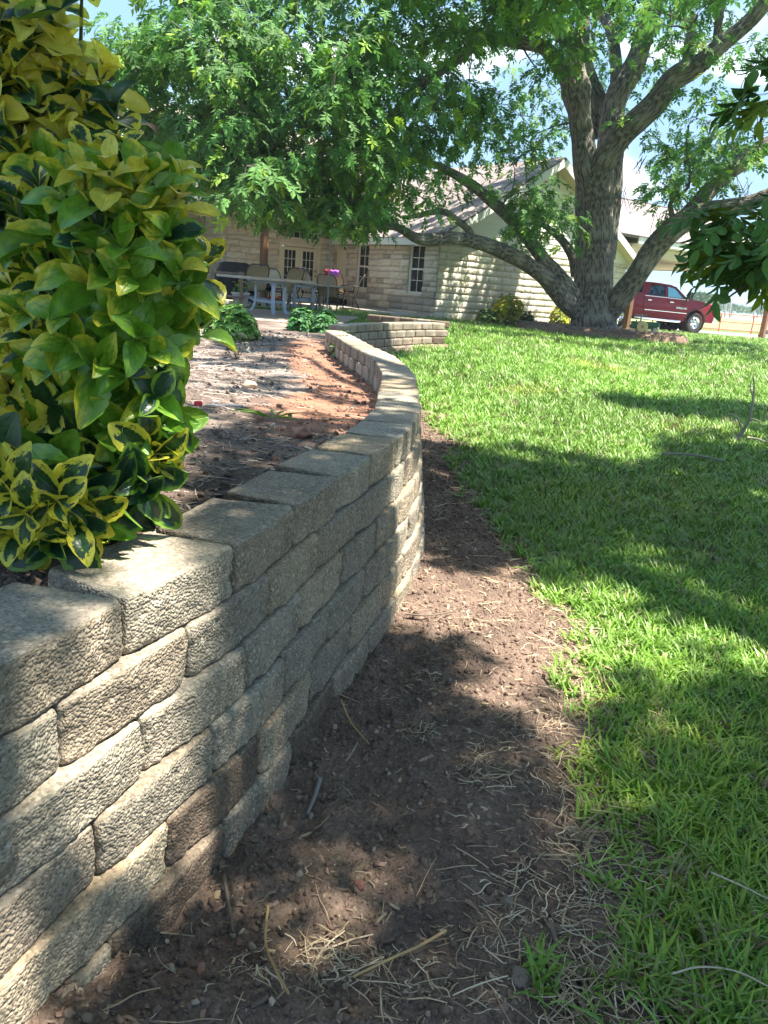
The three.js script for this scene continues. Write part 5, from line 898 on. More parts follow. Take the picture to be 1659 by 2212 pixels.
// ---------------------------------------------------------------- the variegated bush in the foreground
{
  const rnd = rngOf(77), base = at(215, 1090, 1.95); base.y = 0.52;
  const t = thing('variegated_shrub', 'big glossy bush with yellow and green variegated leaves overhanging the wall in the foreground', 'shrub', base);
  const DK = [0.012, 0.045, 0.02], MG = [0.045, 0.13, 0.03], LM = [0.23, 0.43, 0.03], YL = [0.75, 0.66, 0.06], CR = [0.82, 0.73, 0.14];
  const leafTex = (kind, seed) => makeTex(256, 256, (u, v) => {     // u along the leaf, v across
    const m = Math.abs(v - 0.5) * 2, n = tile(u, v, 9, seed) * 0.5 + tile(u, v, 22, seed + 3) * 0.3 + tile(u, v, 50, seed + 7) * 0.2, vein = Math.min(1, Math.abs(v - 0.5) * 60), lat = Math.abs(((u * 7 + m * 1.6) % 1) - 0.5) * 2, k = (0.88 + 0.12 * vein) * (0.93 + 0.07 * Math.min(1, lat * 5));
    const tipd = Math.sqrt(Math.max(0, u - 0.1)) , edge = Math.max(m, (u - 0.55) * 2.1);
    let c;
    if (kind === 'A') { const core = mix3(DK, MG, clamp(n * 1.6 - 0.4)), e = sstep(0.5, 0.62, edge + (n - 0.5) * 0.95); c = mix3(core, mix3(YL, LM, clamp(n * 1.5 - 0.7)), e); }
    else if (kind === 'B') { const e = sstep(0.1, 0.24, edge + (n - 0.5) * 1.1 + 0.1 * u); c = mix3(mix3(DK, MG, n), mix3(YL, CR, clamp(n * 1.4 - 0.4)), e); }
    else if (kind === 'C') { const e = sstep(0.3, 0.85, u * 0.62 + (n - 0.5) * 0.5 + (v - 0.5) * 0.5); c = mix3(mix3([0.1, 0.24, 0.02], LM, n), YL, e); }
    else if (kind === 'D') c = mix3([0.07, 0.2, 0.02], LM, clamp(n * 1.2 - 0.1));
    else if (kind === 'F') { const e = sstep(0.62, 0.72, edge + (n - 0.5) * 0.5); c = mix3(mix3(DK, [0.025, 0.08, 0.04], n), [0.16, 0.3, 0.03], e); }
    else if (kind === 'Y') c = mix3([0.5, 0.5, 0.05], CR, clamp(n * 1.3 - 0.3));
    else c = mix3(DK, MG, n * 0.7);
    return [c[0] * k, c[1] * k, c[2] * k];
  });
  const veinBump = makeTex(256, 256, (u, v) => { const m = Math.abs(v - 0.5) * 2, lat = Math.abs(((u * 7 + m * 1.6) % 1) - 0.5) * 2; return 0.75 - 0.5 * (1 - Math.min(1, m * 14)) - 0.15 * (1 - Math.min(1, lat * 4)) + 0.2 * tile(u, v, 12, 4); }, false);
  const mats = {};
  for (const [i, k] of ['A', 'B', 'C', 'D', 'E', 'F', 'Y'].entries()) for (const j of [0, 1]) (mats[k] ??= []).push(new THREE.MeshPhysicalMaterial({ map: leafTex(k, 40 + i * 11 + j * 5), bumpMap: veinBump, bumpScale: 0.0012, roughness: 0.36, specularIntensity: 0.75, transmission: 0.42, thickness: 0, side: THREE.DoubleSide }));
  function leafGeo(cup, curl, twist, wid, seed) {
    const nu = 14, nv = 6, P = [], U = [], I = [];
    for (let i = 0; i <= nu; i++) {
      const u = i / nu, stalk = sstep(0, 0.12, u), w = (wid * Math.pow(Math.sin(Math.PI * Math.pow(clamp(u * 0.985 + 0.004), 1.25)), 0.75) * stalk + 0.018) * (1 + 0.03 * (i % 2 ? 1 : -1)) * (1 + 0.08 * nz(u * 4, seed, 0));
      for (let j = 0; j <= nv; j++) {
        const s = j / nv * 2 - 1, a = twist * (u - 0.3);
        let y = cup * w * (Math.abs(s) ** 1.5) + 0.03 * nz(u * 3 + seed, s * 2, seed) * stalk, z = s * w * (1 - 0.25 * cup * Math.abs(s)); const ca = Math.cos(a), sa = Math.sin(a); [y, z] = [y * ca - z * sa, y * sa + z * ca];
        const th = curl * u * u; P.push(u * Math.cos(th * 0.5), y - Math.sin(th) * u * 0.55, z); U.push(u, j / nv);
      }
    }
    for (let i = 0; i < nu; i++) for (let j = 0; j < nv; j++) { const a = i * (nv + 1) + j, b = a + nv + 1; I.push(a, a + 1, b, b, a + 1, b + 1); }
    const g = new THREE.BufferGeometry(); g.setAttribute('position', new THREE.Float32BufferAttribute(P, 3)); g.setAttribute('uv', new THREE.Float32BufferAttribute(U, 2)); g.setIndex(I); g.computeVertexNormals();
    return g;
  }
  const geos = [leafGeo(0.35, 0.3, 0.1, 0.27, 1), leafGeo(0.7, 0.55, -0.25, 0.29, 2), leafGeo(0.2, 0.8, 0.35, 0.28, 3), leafGeo(0.9, 0.2, 0.15, 0.3, 4), leafGeo(0.5, 1.0, -0.4, 0.26, 5), leafGeo(0.28, 0.5, 0, 0.31, 6), leafGeo(0.6, -0.2, 0.3, 0.28, 7)];
  const outline = [[-60, 250], [0, 225], [50, 215], [105, 250], [150, 280], [200, 315], [255, 330], [300, 325], [330, 340], [380, 430], [430, 425], [480, 440], [540, 452], [600, 450], [660, 460], [700, 455], [770, 445], [830, 420], [900, 425], [950, 425], [1000, 385], [1060, 385], [1110, 325], [1150, 250], [1180, 170], [1200, 110]];
  const edgeX = (y) => interp(outline, y), leaves = [], stems = [], spots = [];
  const spine = [at(190, 1160, 1.95), at(210, 760, 1.8), at(170, 420, 1.95), at(100, 60, 2.1)];
  const core = new THREE.CatmullRomCurve3(spine);
  const depthAt = (x, y) => { let d = 1.42 + 0.28 * ((x - 270) / 260) ** 2 + 0.0; d = lerp(d, 1.72, sstep(400, 290, y)); d = lerp(d, 1.35, sstep(930, 1060, y)); if (x < 190) d = lerp(d, 1.14, sstep(960, 1090, y) * sstep(210, 150, x)); return d; };
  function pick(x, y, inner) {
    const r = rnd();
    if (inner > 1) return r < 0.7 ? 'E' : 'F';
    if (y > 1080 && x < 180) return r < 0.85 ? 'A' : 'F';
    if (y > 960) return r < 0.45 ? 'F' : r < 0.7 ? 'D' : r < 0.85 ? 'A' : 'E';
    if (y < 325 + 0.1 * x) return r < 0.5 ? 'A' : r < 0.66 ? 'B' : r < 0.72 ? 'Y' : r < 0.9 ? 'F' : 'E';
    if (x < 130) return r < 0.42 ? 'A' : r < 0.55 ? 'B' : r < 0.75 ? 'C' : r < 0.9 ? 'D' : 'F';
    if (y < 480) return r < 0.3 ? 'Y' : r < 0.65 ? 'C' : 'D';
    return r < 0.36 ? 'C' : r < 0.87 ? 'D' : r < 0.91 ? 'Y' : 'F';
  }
  function rosette(p, x, y, pairs, size, inner) {
    let best = 0, bd = 9; for (let k = 0; k <= 12; k++) { const d = core.getPoint(k / 12).distanceTo(p); if (d < bd) { bd = d; best = k / 12; } }
    const w = p.clone().sub(core.getPoint(best)).normalize().multiplyScalar(0.85).add(V((rnd() - 0.5) * 0.5, 0.55 + (rnd() - 0.5) * 0.5, 0.22 + (rnd() - 0.5) * 0.5)); if (y > 900) w.y -= 0.45; if (y < 480 && y > 320 && x > 150) w.y += 0.5; w.normalize();
    const r0 = V(rnd() - 0.5, rnd() - 0.5, rnd() - 0.5).cross(w).normalize(), r1 = w.clone().cross(r0), k0 = pick(x, y, inner), ph = rnd() * 3;
    for (let k = 0; k < pairs; k++) for (const s of [0, 1]) {
      const f = k / Math.max(1, pairs - 1), al = lerp(0.45, 1.35, f) + (rnd() - 0.5) * 0.4, an = ph + k * 1.571 + s * 3.1416 + (rnd() - 0.5) * 0.4, r = r0.clone().multiplyScalar(Math.cos(an)).addScaledVector(r1, Math.sin(an));
      const d = w.clone().multiplyScalar(Math.cos(al)).addScaledVector(r, Math.sin(al)), n = w.clone().multiplyScalar(Math.sin(al)).addScaledVector(r, -Math.cos(al)), L = size * lerp(0.7, 1.08, f) * (0.85 + 0.3 * rnd());
      const o = p.clone().addScaledVector(w, -0.02 * k - 0.004), m = new THREE.Matrix4().makeBasis(d, n, d.clone().cross(n)).scale(V(L, L, L)).setPosition(o.x - base.x, o.y - base.y, o.z - base.z);
      let kind = rnd() < 0.72 ? k0 : pick(x, y, inner); if (k >= 3 && 'YBC'.includes(kind) && rnd() < 0.5) kind = y < 400 ? 'A' : 'D';
      const c = o.clone().addScaledVector(d, L * 0.5), q = pix(c);
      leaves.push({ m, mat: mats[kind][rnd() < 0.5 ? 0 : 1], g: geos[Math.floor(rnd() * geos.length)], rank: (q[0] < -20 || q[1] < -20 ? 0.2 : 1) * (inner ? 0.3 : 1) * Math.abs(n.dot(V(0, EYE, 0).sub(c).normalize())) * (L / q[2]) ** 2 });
    }
    if (inner < 2 && rnd() < 0.8) { const b = core.getPoint(Math.max(0, best - 0.12)), mid = p.clone().lerp(b, 0.35).addScaledVector(w, -0.04); stems.push([p.clone().addScaledVector(w, -0.01), mid, b]); }
  }
  // shoot tips over the visible side of the bush, then a darker layer deeper in
  for (let tries = 0; tries < 5000 && spots.length < 150; tries++) {
    const y = lerp(-70, 1165, rnd()), ex = edgeX(y), x = lerp(-70, ex - 62, rnd());
    if (spots.some(([a, b]) => Math.hypot(a - x, b - y) < 56)) continue;
    spots.push([x, y]);
    rosette(at(x, y, depthAt(x, y) + 0.1 * (rnd() - 0.5)), x, y, 3 + (rnd() < 0.5 ? 1 : 0), y < 330 ? 0.098 : 0.098, 0);
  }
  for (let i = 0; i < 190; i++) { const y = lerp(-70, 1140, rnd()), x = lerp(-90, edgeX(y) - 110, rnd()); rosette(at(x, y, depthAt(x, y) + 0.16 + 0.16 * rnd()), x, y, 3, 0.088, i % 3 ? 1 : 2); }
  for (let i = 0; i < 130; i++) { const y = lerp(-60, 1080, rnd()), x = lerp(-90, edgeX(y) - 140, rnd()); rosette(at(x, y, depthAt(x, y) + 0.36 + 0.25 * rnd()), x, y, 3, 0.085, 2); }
  // shoots picked out by hand: pale tips, and the crisp sprays low at the left
  for (const [x, y, d, kind, sz, tilt] of [[22, 1075, 1.12, 'A', 0.075, 0], [120, 1085, 1.13, 'A', 0.07, 0], [55, 1115, 1.1, 'A', 0.075, 0], [180, 365, 1.4, 'Y', 0.075, 1], [235, 360, 1.38, 'Y', 0.08, 1], [390, 400, 1.45, 'Y', 0.085, 1], [330, 385, 1.42, 'C', 0.085, 1], [300, 1040, 1.3, 'F', 0.085, 0], [345, 990, 1.34, 'A', 0.085, 0], [235, 1090, 1.26, 'F', 0.085, 0], [440, 690, 1.5, 'C', 0.085, 0], [442, 560, 1.52, 'A', 0.08, 0]]) {
    const was = pick; const n0 = leaves.length; rosette(at(x, y, d), x, y, 3, sz, 0); for (let i = n0; i < leaves.length; i++) leaves[i].mat = mats[kind][i % 2];
  }
  leaves.sort((a, b) => b.rank - a.rank);
  const rest = new Map();
  leaves.forEach((l, i) => {
    if (i < 300) { const m = part('leaf', l.g, l.mat, t); l.m.decompose(m.position, m.quaternion, m.scale); return; }
    if (!rest.has(l.mat)) rest.set(l.mat, []);
    rest.get(l.mat).push(l.g.clone().applyMatrix4(l.m));
  });
  for (const [mat, l] of rest) stuff(part('foliage', merge(l), mat, t));
  const sg = stems.map((s) => limbGeo(s.map((p) => p.clone().sub(base)), [0.0028, 0.0045, 0.008], { around: 6, step: 0.08, lump: 0.02 }));
  sg.push(limbGeo([V(0, -0.05, 0), ...[0.15, 0.4, 0.7, 0.95].map((k) => core.getPoint(k).sub(base))], [0.03, 0.025, 0.02, 0.014, 0.006], { around: 9, step: 0.06 }));
  stuff(part('stems', merge(sg), std({ color: rgb(0.1, 0.11, 0.04), roughness: 0.8 }), t));
  console.log('shrub leaves', leaves.length);
}

// ---------------------------------------------------------------- grass
{
  const rnd = rngOf(123);
  const clump = (seed, n, spread, up) => {
    const r = rngOf(seed), P = [], N = [], I = [];
    for (let b = 0; b < n; b++) {
      const a = r() * 6.283, L = 0.045 + 0.055 * r(), w = 0.0026 + 0.0018 * r(), lean = spread * (0.35 + r()), o = V((r() - 0.5) * 0.045, -0.004, (r() - 0.5) * 0.045), d = V(Math.cos(a), 0, Math.sin(a)), s = V(-d.z, 0, d.x), base = P.length / 3, tw = (r() - 0.5) * 1.2;
      for (let i = 0; i <= 4; i++) {
        const k = i / 4, th = Math.min(2.1, up + lean * k), ww = w * (1 - Math.pow(k, 2.2)) + 0.0002;
        const c = o.clone().addScaledVector(d, L * Math.sin(th * 0.6) * k).add(V(0, L * k * Math.cos(th * 0.62), 0)), ss = s.clone().multiplyScalar(Math.cos(tw * k)).add(V(0, Math.sin(tw * k), 0));
        if (i < 4) { P.push(c.x + ss.x * ww, c.y + ss.y * ww, c.z + ss.z * ww, c.x - ss.x * ww, c.y - ss.y * ww, c.z - ss.z * ww); } else P.push(c.x, c.y, c.z);
      }
      for (let i = 0; i < 3; i++) { const q = base + i * 2; I.push(q, q + 1, q + 2, q + 1, q + 3, q + 2); } I.push(base + 6, base + 7, base + 8);
    }
    const g = new THREE.BufferGeometry(); g.setAttribute('position', new THREE.Float32BufferAttribute(P, 3)); g.setIndex(I); g.computeVertexNormals(); return g;
  };
  const kinds = [clump(1, 9, 1.0, 0.3), clump(2, 8, 1.4, 0.5), clump(3, 10, 0.8, 0.2), clump(4, 7, 1.8, 0.7)], lists = [[], [], [], []];
  const mat = new THREE.MeshPhysicalMaterial({ color: 0xffffff, roughness: 0.45, transmission: 0.42, thickness: 0, side: THREE.DoubleSide, specularIntensity: 0.7 });
  const dry = [[], []];
  const put = (x, z, s, y = lawnY(x, z)) => {
    const pn = fbm(x * 0.8, 3, z * 0.8, 3), bare = fbm(x * 2.1, 9, z * 2.1, 3), k = (0.75 + 0.5 * rnd()) * (1 + 0.5 * pn), yel = sstep(0.15, 0.5, fbm(x * 0.5 + 9, 1, z * 0.5, 3) + 0.25 * (rnd() - 0.5));
    const dead = rnd() < 0.05 + 0.25 * sstep(0.2, 0.45, bare);
    const c = dead ? rgb(0.3 * k, 0.24 * k, 0.13 * k) : rgb((0.2 + 0.14 * yel) * k, (0.36 + 0.06 * yel) * k, 0.045 * k);
    lists[Math.floor(rnd() * 4)].push({ m: mat4(V(x, y - 0.006, z), (rnd() - 0.5) * 0.35, rnd() * 6.283, (rnd() - 0.5) * 0.35, s * (0.8 + 0.5 * rnd()), s * (0.55 + 0.45 * rnd()), s * (0.9 + 0.5 * rnd())), c });
  };
  for (let d = 0.62; d < 34;) {
    const s = 0.02 * Math.max(1, d / 3.2), size = 0.86 + 0.09 * Math.max(0, d - 2) * (d < 16 ? 1 : 14 / (d - 2)), z = -d, x1 = 0.6 * d + 0.35 + (d > 14 ? 1 : 0);
    const x0 = d < 3.6 ? soilX(z) - 0.35 : d < 12.4 ? Math.max(wallX(z) + 0.12, d < 8 ? soilX(z) - 0.2 : -9) : -2 - 0.1 * (d - 12);
    for (let x = x0; x < x1; x += s) {
      const px = x + (rnd() - 0.5) * s * 1.4, pz = z + (rnd() - 0.5) * s * 1.4, e = px - soilX(pz) + 0.16 * fbm(px * 3.1, 2, pz * 3.1, 3) + 0.1 * nz(px * 9, 0, pz * 9);
      if (d < 6.5 && rnd() > sstep(-0.12, 0.2, e)) continue;
      if (d > 8.3 && d < 12.4) { const c = runs[1].getPointAt(clamp((d - 8.6) / 3.6)); if (px < wallX(pz) + 0.35 + 0.3 * nz(px * 2, 1, pz * 2)) continue; }
      if (d > 12.2) { const h = V(px - HC.x, 0, pz - HC.z), lx = h.dot(hb), lz = -h.dot(ha); if ((lz < 0.1 && lx > -1.3) || (lx > -8 && lx < 0 && lz < -2.6)) continue; if (px < -1 && d < 18.4) continue; const mb = ((px - 6.25) / 2.5) ** 2 + ((pz + 22.5) / 1.35) ** 2; if (mb < 1.08) continue; if (pz < -29 - 0.35 * (px - 7) && px > 7) continue; }
      if (rnd() < 0.5 * sstep(0.3, 0.5, fbm(px * 1.7, 21, pz * 1.7, 3))) continue;
      put(px, pz, size);
    }
    d += s;
  }
  for (let i = 0; i < 500; i++) { const x = lerp(-5.5, -0.9, rnd()), z = lerp(-18.3, -19.2, rnd()); put(x, z, 1.8, 0.3); }
  const lg = stuff(thing('lawn_grass', 'short green lawn grass covering the yard right of the wall', 'grass'));
  kinds.forEach((g, i) => copies('grass_blades', g, mat, lists[i], lg));
  console.log('clumps', lists.reduce((s, l) => s + l.length, 0));
}
// ---------------------------------------------------------------- soil crumbs, straw, chips
{
  const rnd = rngOf(321), ico = (seed, det) => { const g = new THREE.IcosahedronGeometry(1, det), p = g.attributes.position; for (let i = 0; i < p.count; i++) { const v = V().fromBufferAttribute(p, i), k = 1 + 0.55 * nz(v.x * 1.4 + seed, v.y * 1.4, v.z * 1.4) + 0.2 * nz(v.x * 4 + seed, v.y * 4, v.z * 4); p.setXYZ(i, v.x * k, v.y * k * 0.7, v.z * k * 1.15); } return byPosition(g); };
  const clodG = [ico(1, 1), ico(5, 1), ico(9, 1)], clods = [[], [], []];
  const strawG = [0, 1, 2].map((k) => { const c = new THREE.CatmullRomCurve3([V(-0.5, 0, 0), V(-0.2, 0.02 + 0.02 * k, 0.025 * k), V(0.15, 0.015, -0.03 * k), V(0.5, 0.03 * k, 0.05)]), P = [], I = []; for (let i = 0; i <= 7; i++) { const p = c.getPoint(i / 7), w = 0.5 * (1 - 0.6 * Math.abs(i / 7 - 0.45)); P.push(p.x, p.y, p.z - 0.02 * w * 2, p.x, p.y + 0.018, p.z, p.x, p.y, p.z + 0.02 * w * 2); } for (let i = 0; i < 7; i++) { const a = i * 3; I.push(a, a + 1, a + 3, a + 1, a + 4, a + 3, a + 1, a + 2, a + 4, a + 2, a + 5, a + 4); } const g = new THREE.BufferGeometry(); g.setAttribute('position', new THREE.Float32BufferAttribute(P, 3)); g.setIndex(I); g.computeVertexNormals(); return g; });
  const straws = [[], [], []], chips = [], chipG = (() => { const g = new THREE.BoxGeometry(1, 1, 1, 3, 1, 1), p = g.attributes.position; for (let i = 0; i < p.count; i++) { const x = p.getX(i); p.setXYZ(i, x, p.getY(i) * (1 - 0.5 * Math.abs(x)) + 0.18 * Math.sin(x * 4), p.getZ(i) * (1 - 0.7 * x * x) + 0.12 * Math.sin(x * 5 + 1)); } return byPosition(g); })();
  const straw = (x, y, z, L, tone, rise = 0.25) => { const k = 0.75 + 0.5 * rnd(); straws[Math.floor(rnd() * 3)].push({ m: mat4(V(x, y + 0.003, z), (rnd() - 0.5) * rise, rnd() * 6.283, (rnd() - 0.5) * rise, L, L * (0.5 + 0.6 * rnd()), Math.max(L * 0.6, 0.05) * (0.7 + 1.5 * rnd() * rnd())), c: rgb(tone[0] * k, tone[1] * k, tone[2] * k) }); };
  const tan = [0.42, 0.31, 0.19], pale = [0.52, 0.43, 0.3], brn = [0.2, 0.13, 0.085];
  const tone = () => { const r = rnd(); return r < 0.5 ? tan : r < 0.72 ? pale : brn; };
  for (let i = 0; i < 30000; i++) {
    const d = 0.7 + 5.6 * Math.pow(rnd(), 2.1), z = -d, a = wallX(z) + 0.05, b = soilX(z) + 0.25, x = lerp(a, b, rnd()), y = soilY(x, z), k = 0.7 + 0.7 * rnd(), r = rnd();
    if (r < 0.62) { const s = 0.0012 + 0.006 * Math.pow(rnd(), 6) + 0.0005 * d; clods[Math.floor(rnd() * 3)].push({ m: mat4(V(x, y + s * 0.25, z), rnd() * 6, rnd() * 6, rnd() * 6, s), c: rnd() < 0.06 ? rgb(0.34 * k, 0.27 * k, 0.2 * k) : rgb(0.145 * k, 0.098 * k, 0.072 * k) }); }
    else if (r < 0.82) { if (rnd() < 0.45) continue; const s = 0.005 + 0.024 * rnd() ** 4; const c = rnd() < 0.16 ? tan : rnd() < 0.35 ? [0.27, 0.16, 0.12] : [0.17, 0.115, 0.085]; chips.push({ m: mat4(V(x, y + 0.002, z), (rnd() - 0.5) * 0.7, rnd() * 6.28, (rnd() - 0.5) * 0.7, s, s * 0.16, s * (0.2 + 0.25 * rnd())), c: rgb(c[0] * k, c[1] * k, c[2] * k) }); }
    else { const e = (x - a) / (b - a), den = 0.16 + 0.84 * sstep(0.25, 0.85, e + 0.6 * fbm(x * 2.6, 3, z * 2.6, 3)); if (rnd() < den) straw(x, y, z, 0.02 + 0.05 * rnd() * rnd() + (rnd() < 0.08 ? 0.07 : 0), tone()); }
  }
  // tufts of torn dead grass: [px, py, radius m, count]
  for (const [px, py, R, n] of [[690, 2085, 0.09, 60], [760, 2110, 0.08, 50], [560, 2130, 0.06, 26], [900, 1585, 0.06, 34], [925, 1480, 0.07, 30], [1030, 1690, 0.08, 50], [1110, 1660, 0.12, 80], [1150, 1590, 0.1, 50], [1230, 1560, 0.1, 60], [1280, 1700, 0.12, 70], [1230, 1850, 0.12, 70], [1150, 1930, 0.1, 55], [1040, 1990, 0.08, 40], [1240, 2050, 0.1, 60], [980, 1370, 0.12, 40], [1050, 1340, 0.1, 40], [1300, 1380, 0.12, 90], [1220, 1420, 0.12, 60], [1110, 1250, 0.14, 60], [985, 1180, 0.12, 46], [960, 1090, 0.14, 50], [935, 1010, 0.12, 40], [975, 950, 0.14, 50], [1060, 880, 0.4, 90], [1290, 1500, 0.14, 60], [860, 2150, 0.09, 40], [1120, 2120, 0.09, 36]]) {
    const c = onY(px, py, 0); for (let i = 0; i < n; i++) { const a = rnd() * 6.28, r = R * Math.sqrt(rnd()), x = c.x + r * Math.cos(a), z = c.z + r * Math.sin(a); straw(x, Math.max(soilY(x, z), px > 1350 ? lawnY(x, z) : -1) + 0.008 * rnd(), z, 0.015 + 0.06 * rnd() * rnd() + (rnd() < 0.1 ? 0.05 : 0), rnd() < 0.7 ? (rnd() < 0.6 ? tan : pale) : brn, 0.6); }
  }
  // dead blades between the living ones
  for (let i = 0; i < 2600; i++) { const d = 0.8 + 4.5 * Math.pow(rnd(), 1.8), z = -d, x = soilX(z) - 0.1 + (0.62 * d) * Math.pow(rnd(), 1.7); straw(x, lawnY(x, z) + 0.012 * rnd(), z, 0.03 + 0.06 * rnd(), tone(), 0.7); }
  // bits on the planting bed
  for (let i = 0; i < 22000; i++) {
    const d = 1.6 + 9 * Math.pow(rnd(), 1.7), z = -d, w = 0.25 + 3.6 * Math.pow(rnd(), 1.2), x = wallX(z) - w; if (w < 0.75 + 0.2 * nz(x * 3, 0, z * 3) && d > 3 && rnd() < 0.85) continue;
    const y = bedY(x, z), k = 0.7 + 0.7 * rnd(), g = 1 + 0.12 * d, r = rnd();
    if (r < 0.5) { const s = (0.006 + 0.018 * rnd() * rnd()) * g; const c = rnd() < 0.45 ? [0.36, 0.32, 0.29] : [0.08, 0.065, 0.055]; chips.push({ m: mat4(V(x, y + 0.003, z), (rnd() - 0.5) * 0.7, rnd() * 6.28, (rnd() - 0.5) * 0.7, s, s * 0.16, s * (0.2 + 0.25 * rnd())), c: rgb(c[0] * k, c[1] * k, c[2] * k) }); }
    else if (r < 0.78) { const s = (0.0015 + 0.009 * Math.pow(rnd(), 5)) * g; clods[i % 3].push({ m: mat4(V(x, y + s * 0.3, z), rnd() * 6, rnd() * 6, rnd() * 6, s), c: rgb(0.13 * k, 0.095 * k, 0.075 * k) }); }
    else straw(x, y, z, (0.03 + 0.07 * rnd()) * Math.min(1.8, g), rnd() < 0.5 ? [0.4, 0.35, 0.3] : [0.12, 0.095, 0.075], 0.4);
  }
  for (let i = 0; i < 900; i++) { const d = 2.6 + 6 * rnd(), z = -d, w = 0.16 + 0.5 * rnd(), x = wallX(z) - w, s = 0.003 + 0.012 * rnd() ** 6, k = 0.8 + 0.4 * rnd(); clods[i % 3].push({ m: mat4(V(x, bedY(x, z) + s * 0.3, z), rnd() * 6, rnd() * 6, rnd() * 6, s), c: rgb(0.3 * k, 0.165 * k, 0.115 * k) }); }
  const wm = std({ color: 0xffffff, roughness: 0.9, side: THREE.DoubleSide });
  const sc = stuff(thing('soil_crumbs', 'small brown crumbs of earth scattered over the bare soil and bed', 'soil')), ss = stuff(thing('straw', 'dry tan straw and dead grass strewn over the bare soil', 'straw')), cm = std({ color: 0xffffff, roughness: 0.97 });
  clodG.forEach((g, i) => copies('crumbs', g, cm, clods[i], sc));
  strawG.forEach((g, i) => copies('straw_pieces', g, wm, straws[i], ss));
  tag(copies('wood_chips', chipG, std({ color: 0xffffff, roughness: 0.9 }), chips, scene), 'small brown wood chips scattered over the soil and bed', 'wood chips');
  console.log('litter', clods.map((l) => l.length), straws.map((l) => l.length), chips.length);

  // sticks and stems one can point at
  const bark = std({ color: rgb(0.16, 0.12, 0.09), roughness: 0.9 }), greyB = std({ color: rgb(0.2, 0.185, 0.165), roughness: 0.9 }), strawM = std({ color: rgb(0.42, 0.28, 0.12), roughness: 0.7 }), paleM = std({ color: rgb(0.42, 0.35, 0.26), roughness: 0.7 });
  function stick(name, label, cat, px, r, mat, lift = 0.008, ground_ = soilY) {     // lies along pixels on the ground
    const pts = px.map(([x, y, up = 0], i) => { const g = onY(x, y, 0); const q = onY(x, y, ground_(g.x, g.z)); return V(q.x, ground_(q.x, q.z) + lift + up, q.z); }), o = pts[0].clone(), t = thing(name, label, cat, o);
    part('stem', limbGeo(pts.map((p) => p.clone().sub(o)), pts.map((_, i) => r * (1 - 0.45 * i / pts.length)), { around: 7, step: 0.012, lump: 0.12 }), mat, t);
    return [t, pts, o];
  }
  stick('stick', 'short grey stick lying on the dark soil by the wall foot', 'stick', [[690, 1690], [680, 1725], [663, 1765]], 0.006, greyB);
  stick('straw_stalk', 'long orange-yellow straw stalk curving along the sunny soil', 'stalk', [[578, 1978], [572, 2050], [590, 2130], [622, 2185]], 0.0028, strawM, 0.02);
  stick('stick', 'reddish brown twig beside the wall in the bottom left', 'stick', [[484, 1905], [492, 1960], [503, 2025]], 0.004, bark, 0.012);
  stick('stick', 'long brown stick at the bottom right of the bare soil', 'stick', [[1185, 2000], [1205, 2060], [1235, 2130], [1262, 2200]], 0.0045, bark, 0.012);
  stick('straw_stalk', 'pale bent straw stalk lying across the sunny soil', 'stalk', [[960, 2040], [900, 2075], [850, 2105], [760, 2150]], 0.003, strawM, 0.03);
  stick('straw_stalk', 'thin tan stalk arching out from the wall over the soil', 'stalk', [[735, 1535], [755, 1580], [795, 1630]], 0.0026, strawM, 0.03);
  stick('stick', 'dark thin twig lying in the straw at the lawn edge', 'stick', [[1165, 1655], [1230, 1710], [1300, 1790]], 0.0032, bark, 0.02);
  stick('stick', 'dark twig across the sunlit soil beyond the big wall shadow', 'stick', [[875, 1335], [920, 1335], [980, 1330]], 0.004, bark, 0.015);
  stick('straw_stalk', 'pale dry root curling on the grass at the right edge', 'stalk', [[1525, 1930], [1580, 1955], [1640, 1985], [1659, 1995]], 0.0018, paleM, 0.05, lawnY);
  stick('straw_stalk', 'pale dry root at the very bottom right on the grass', 'stalk', [[1440, 2155], [1500, 2140], [1580, 2150], [1650, 2185]], 0.0018, paleM, 0.05, lawnY);
  stick('stick', 'long thin grey stick lying across the shaded lawn', 'stick', [[1428, 1000], [1480, 1002], [1525, 1010], [1560, 1019]], 0.009, greyB, 0.08, lawnY);
  {
    const [t, pts, o] = stick('fallen_branch', 'fallen dead branch standing up from the sunny lawn at the right', 'branch', [[1578, 957], [1590, 953]], 0.02, greyB, 0.03, lawnY);
    const b = pts[0], d = -b.z, q = (x, y, k = 0) => at(x, y, d + k).sub(o), tg = [[[[1582, 955], [1592, 947], [1603, 935], [1610, 922], [1618, 907], [1624, 880], [1627, 860], [1629, 840], [1627, 815]], [0.02, 0.018, 0.014, 0.01, 0.008, 0.005]], [[[1605, 930], [1614, 913], [1625, 906], [1636, 908], [1642, 911]], [0.011, 0.009, 0.007, 0.004]], [[[1603, 935], [1598, 915], [1588, 900], [1572, 893]], [0.006, 0.005, 0.003]], [[[1596, 943], [1588, 930], [1574, 920]], [0.006, 0.004, 0.003]], [[[1618, 905], [1625, 885], [1628, 872], [1624, 866]], [0.006, 0.004, 0.003]], [[[1627, 858], [1621, 840], [1622, 822]], [0.005, 0.004, 0.003]]];
    tg.forEach(([l, r], k) => part('twig', limbGeo(l.map(([x, y], i) => q(x, y, 0.03 * Math.sin(i + k))), r, { around: 7, step: 0.03, lump: 0.1 }), greyB, t));
    stick('stick', 'bleached stick on the grass right of the fallen branch', 'stick', [[1610, 963], [1630, 966], [1648, 972]], 0.01, paleM, 0.07, lawnY);
  }
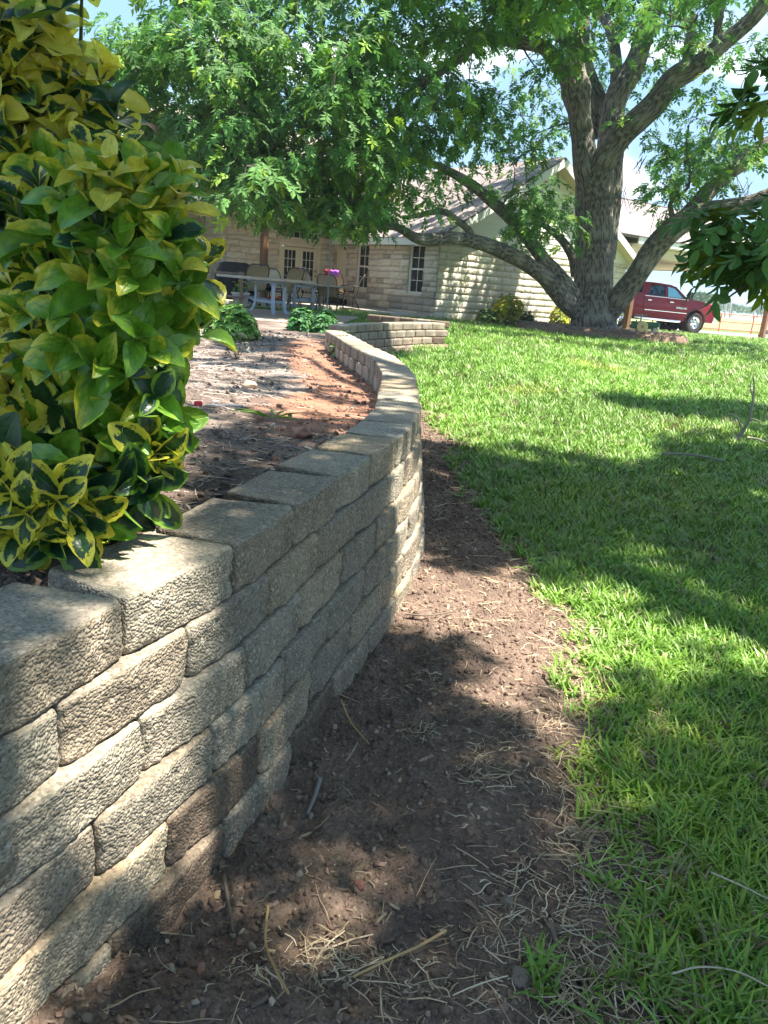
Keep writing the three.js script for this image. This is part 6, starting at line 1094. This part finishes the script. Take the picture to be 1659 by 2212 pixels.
  // stones, a clay lump, a plastic scrap, a tuft on the bed
  const pebble = (name, label, cat, p, s, c, seed) => { const t = thing(name, label, cat, p), g = ico(seed, 3); t.userData.label = label; part(name === 'clay_lump' ? 'lump' : 'stone', g.scale(s, s, s).translate(0, s * 0.4, 0), std({ color: rgb(...c), roughness: 0.9, bumpMap: grainBump, bumpScale: 0.002 }), t); };
  const onS = (x, y) => { const g = onY(x, y, 0); return V(g.x, soilY(g.x, g.z), g.z); }, onB = (x, y) => { const g = onY(x, y, 0.45); const q = onY(x, y, bedY(g.x, g.z)); return V(q.x, bedY(q.x, q.z), q.z); };
  pebble('pebble', 'red-brown pebble on the sunlit soil', 'pebble', onS(775, 1912), 0.011, [0.3, 0.13, 0.1], 3);
  pebble('pebble', 'small grey-brown stone in the middle of the bare soil', 'pebble', onS(1095, 1945), 0.012, [0.26, 0.2, 0.15], 4);
  pebble('pebble', 'small pale stone low in the shaded soil', 'pebble', onS(1125, 2112), 0.016, [0.2, 0.16, 0.13], 6);
  pebble('clay_lump', 'flat red clay lump behind the cap blocks', 'clay lump', onB(650, 947), 0.035, [0.36, 0.19, 0.13], 7);
  pebble('pebble', 'rounded tan stone lying in the bed', 'stone', onB(538, 838), 0.04, [0.36, 0.26, 0.19], 8);
  { const p = onB(428, 886), t = thing('plastic_scrap', 'small red and white plastic scrap on the bed beside the bush', 'litter', p, 0.4); part('red_piece', box(0.035, 0.02, 0.025, 0, 0.012, 0, 0.006), std({ color: rgb(0.6, 0.03, 0.06), roughness: 0.4 }), t); part('white_strip', box(0.16, 0.006, 0.02, 0.11, 0.006, 0.01, 0.002), std({ color: rgb(0.4, 0.4, 0.42), roughness: 0.4 }), t); }
  { const p = onB(590, 916), t = thing('grass_tuft', 'single flat tuft of green grass blades on the bare bed', 'grass tuft', p), tuftM = plantMat.clone(), l = []; tuftM.color.setRGB(0.2, 0.34, 0.05); for (let i = 0; i < 7; i++) l.push({ m: mat4(V(0, 0.01, 0), 0, i * 0.57 + 0.2 * rnd(), 0.12 + 0.2 * rnd(), 0.09 + 0.12 * rnd(), 0.1, 0.03), c: rgb(0.2, 0.34, 0.05) }); for (const e of l) { const m = part('blade', bladeLeaf, tuftM, t); e.m.decompose(m.position, m.quaternion, m.scale); } }
}

renderer.render(scene, camera);
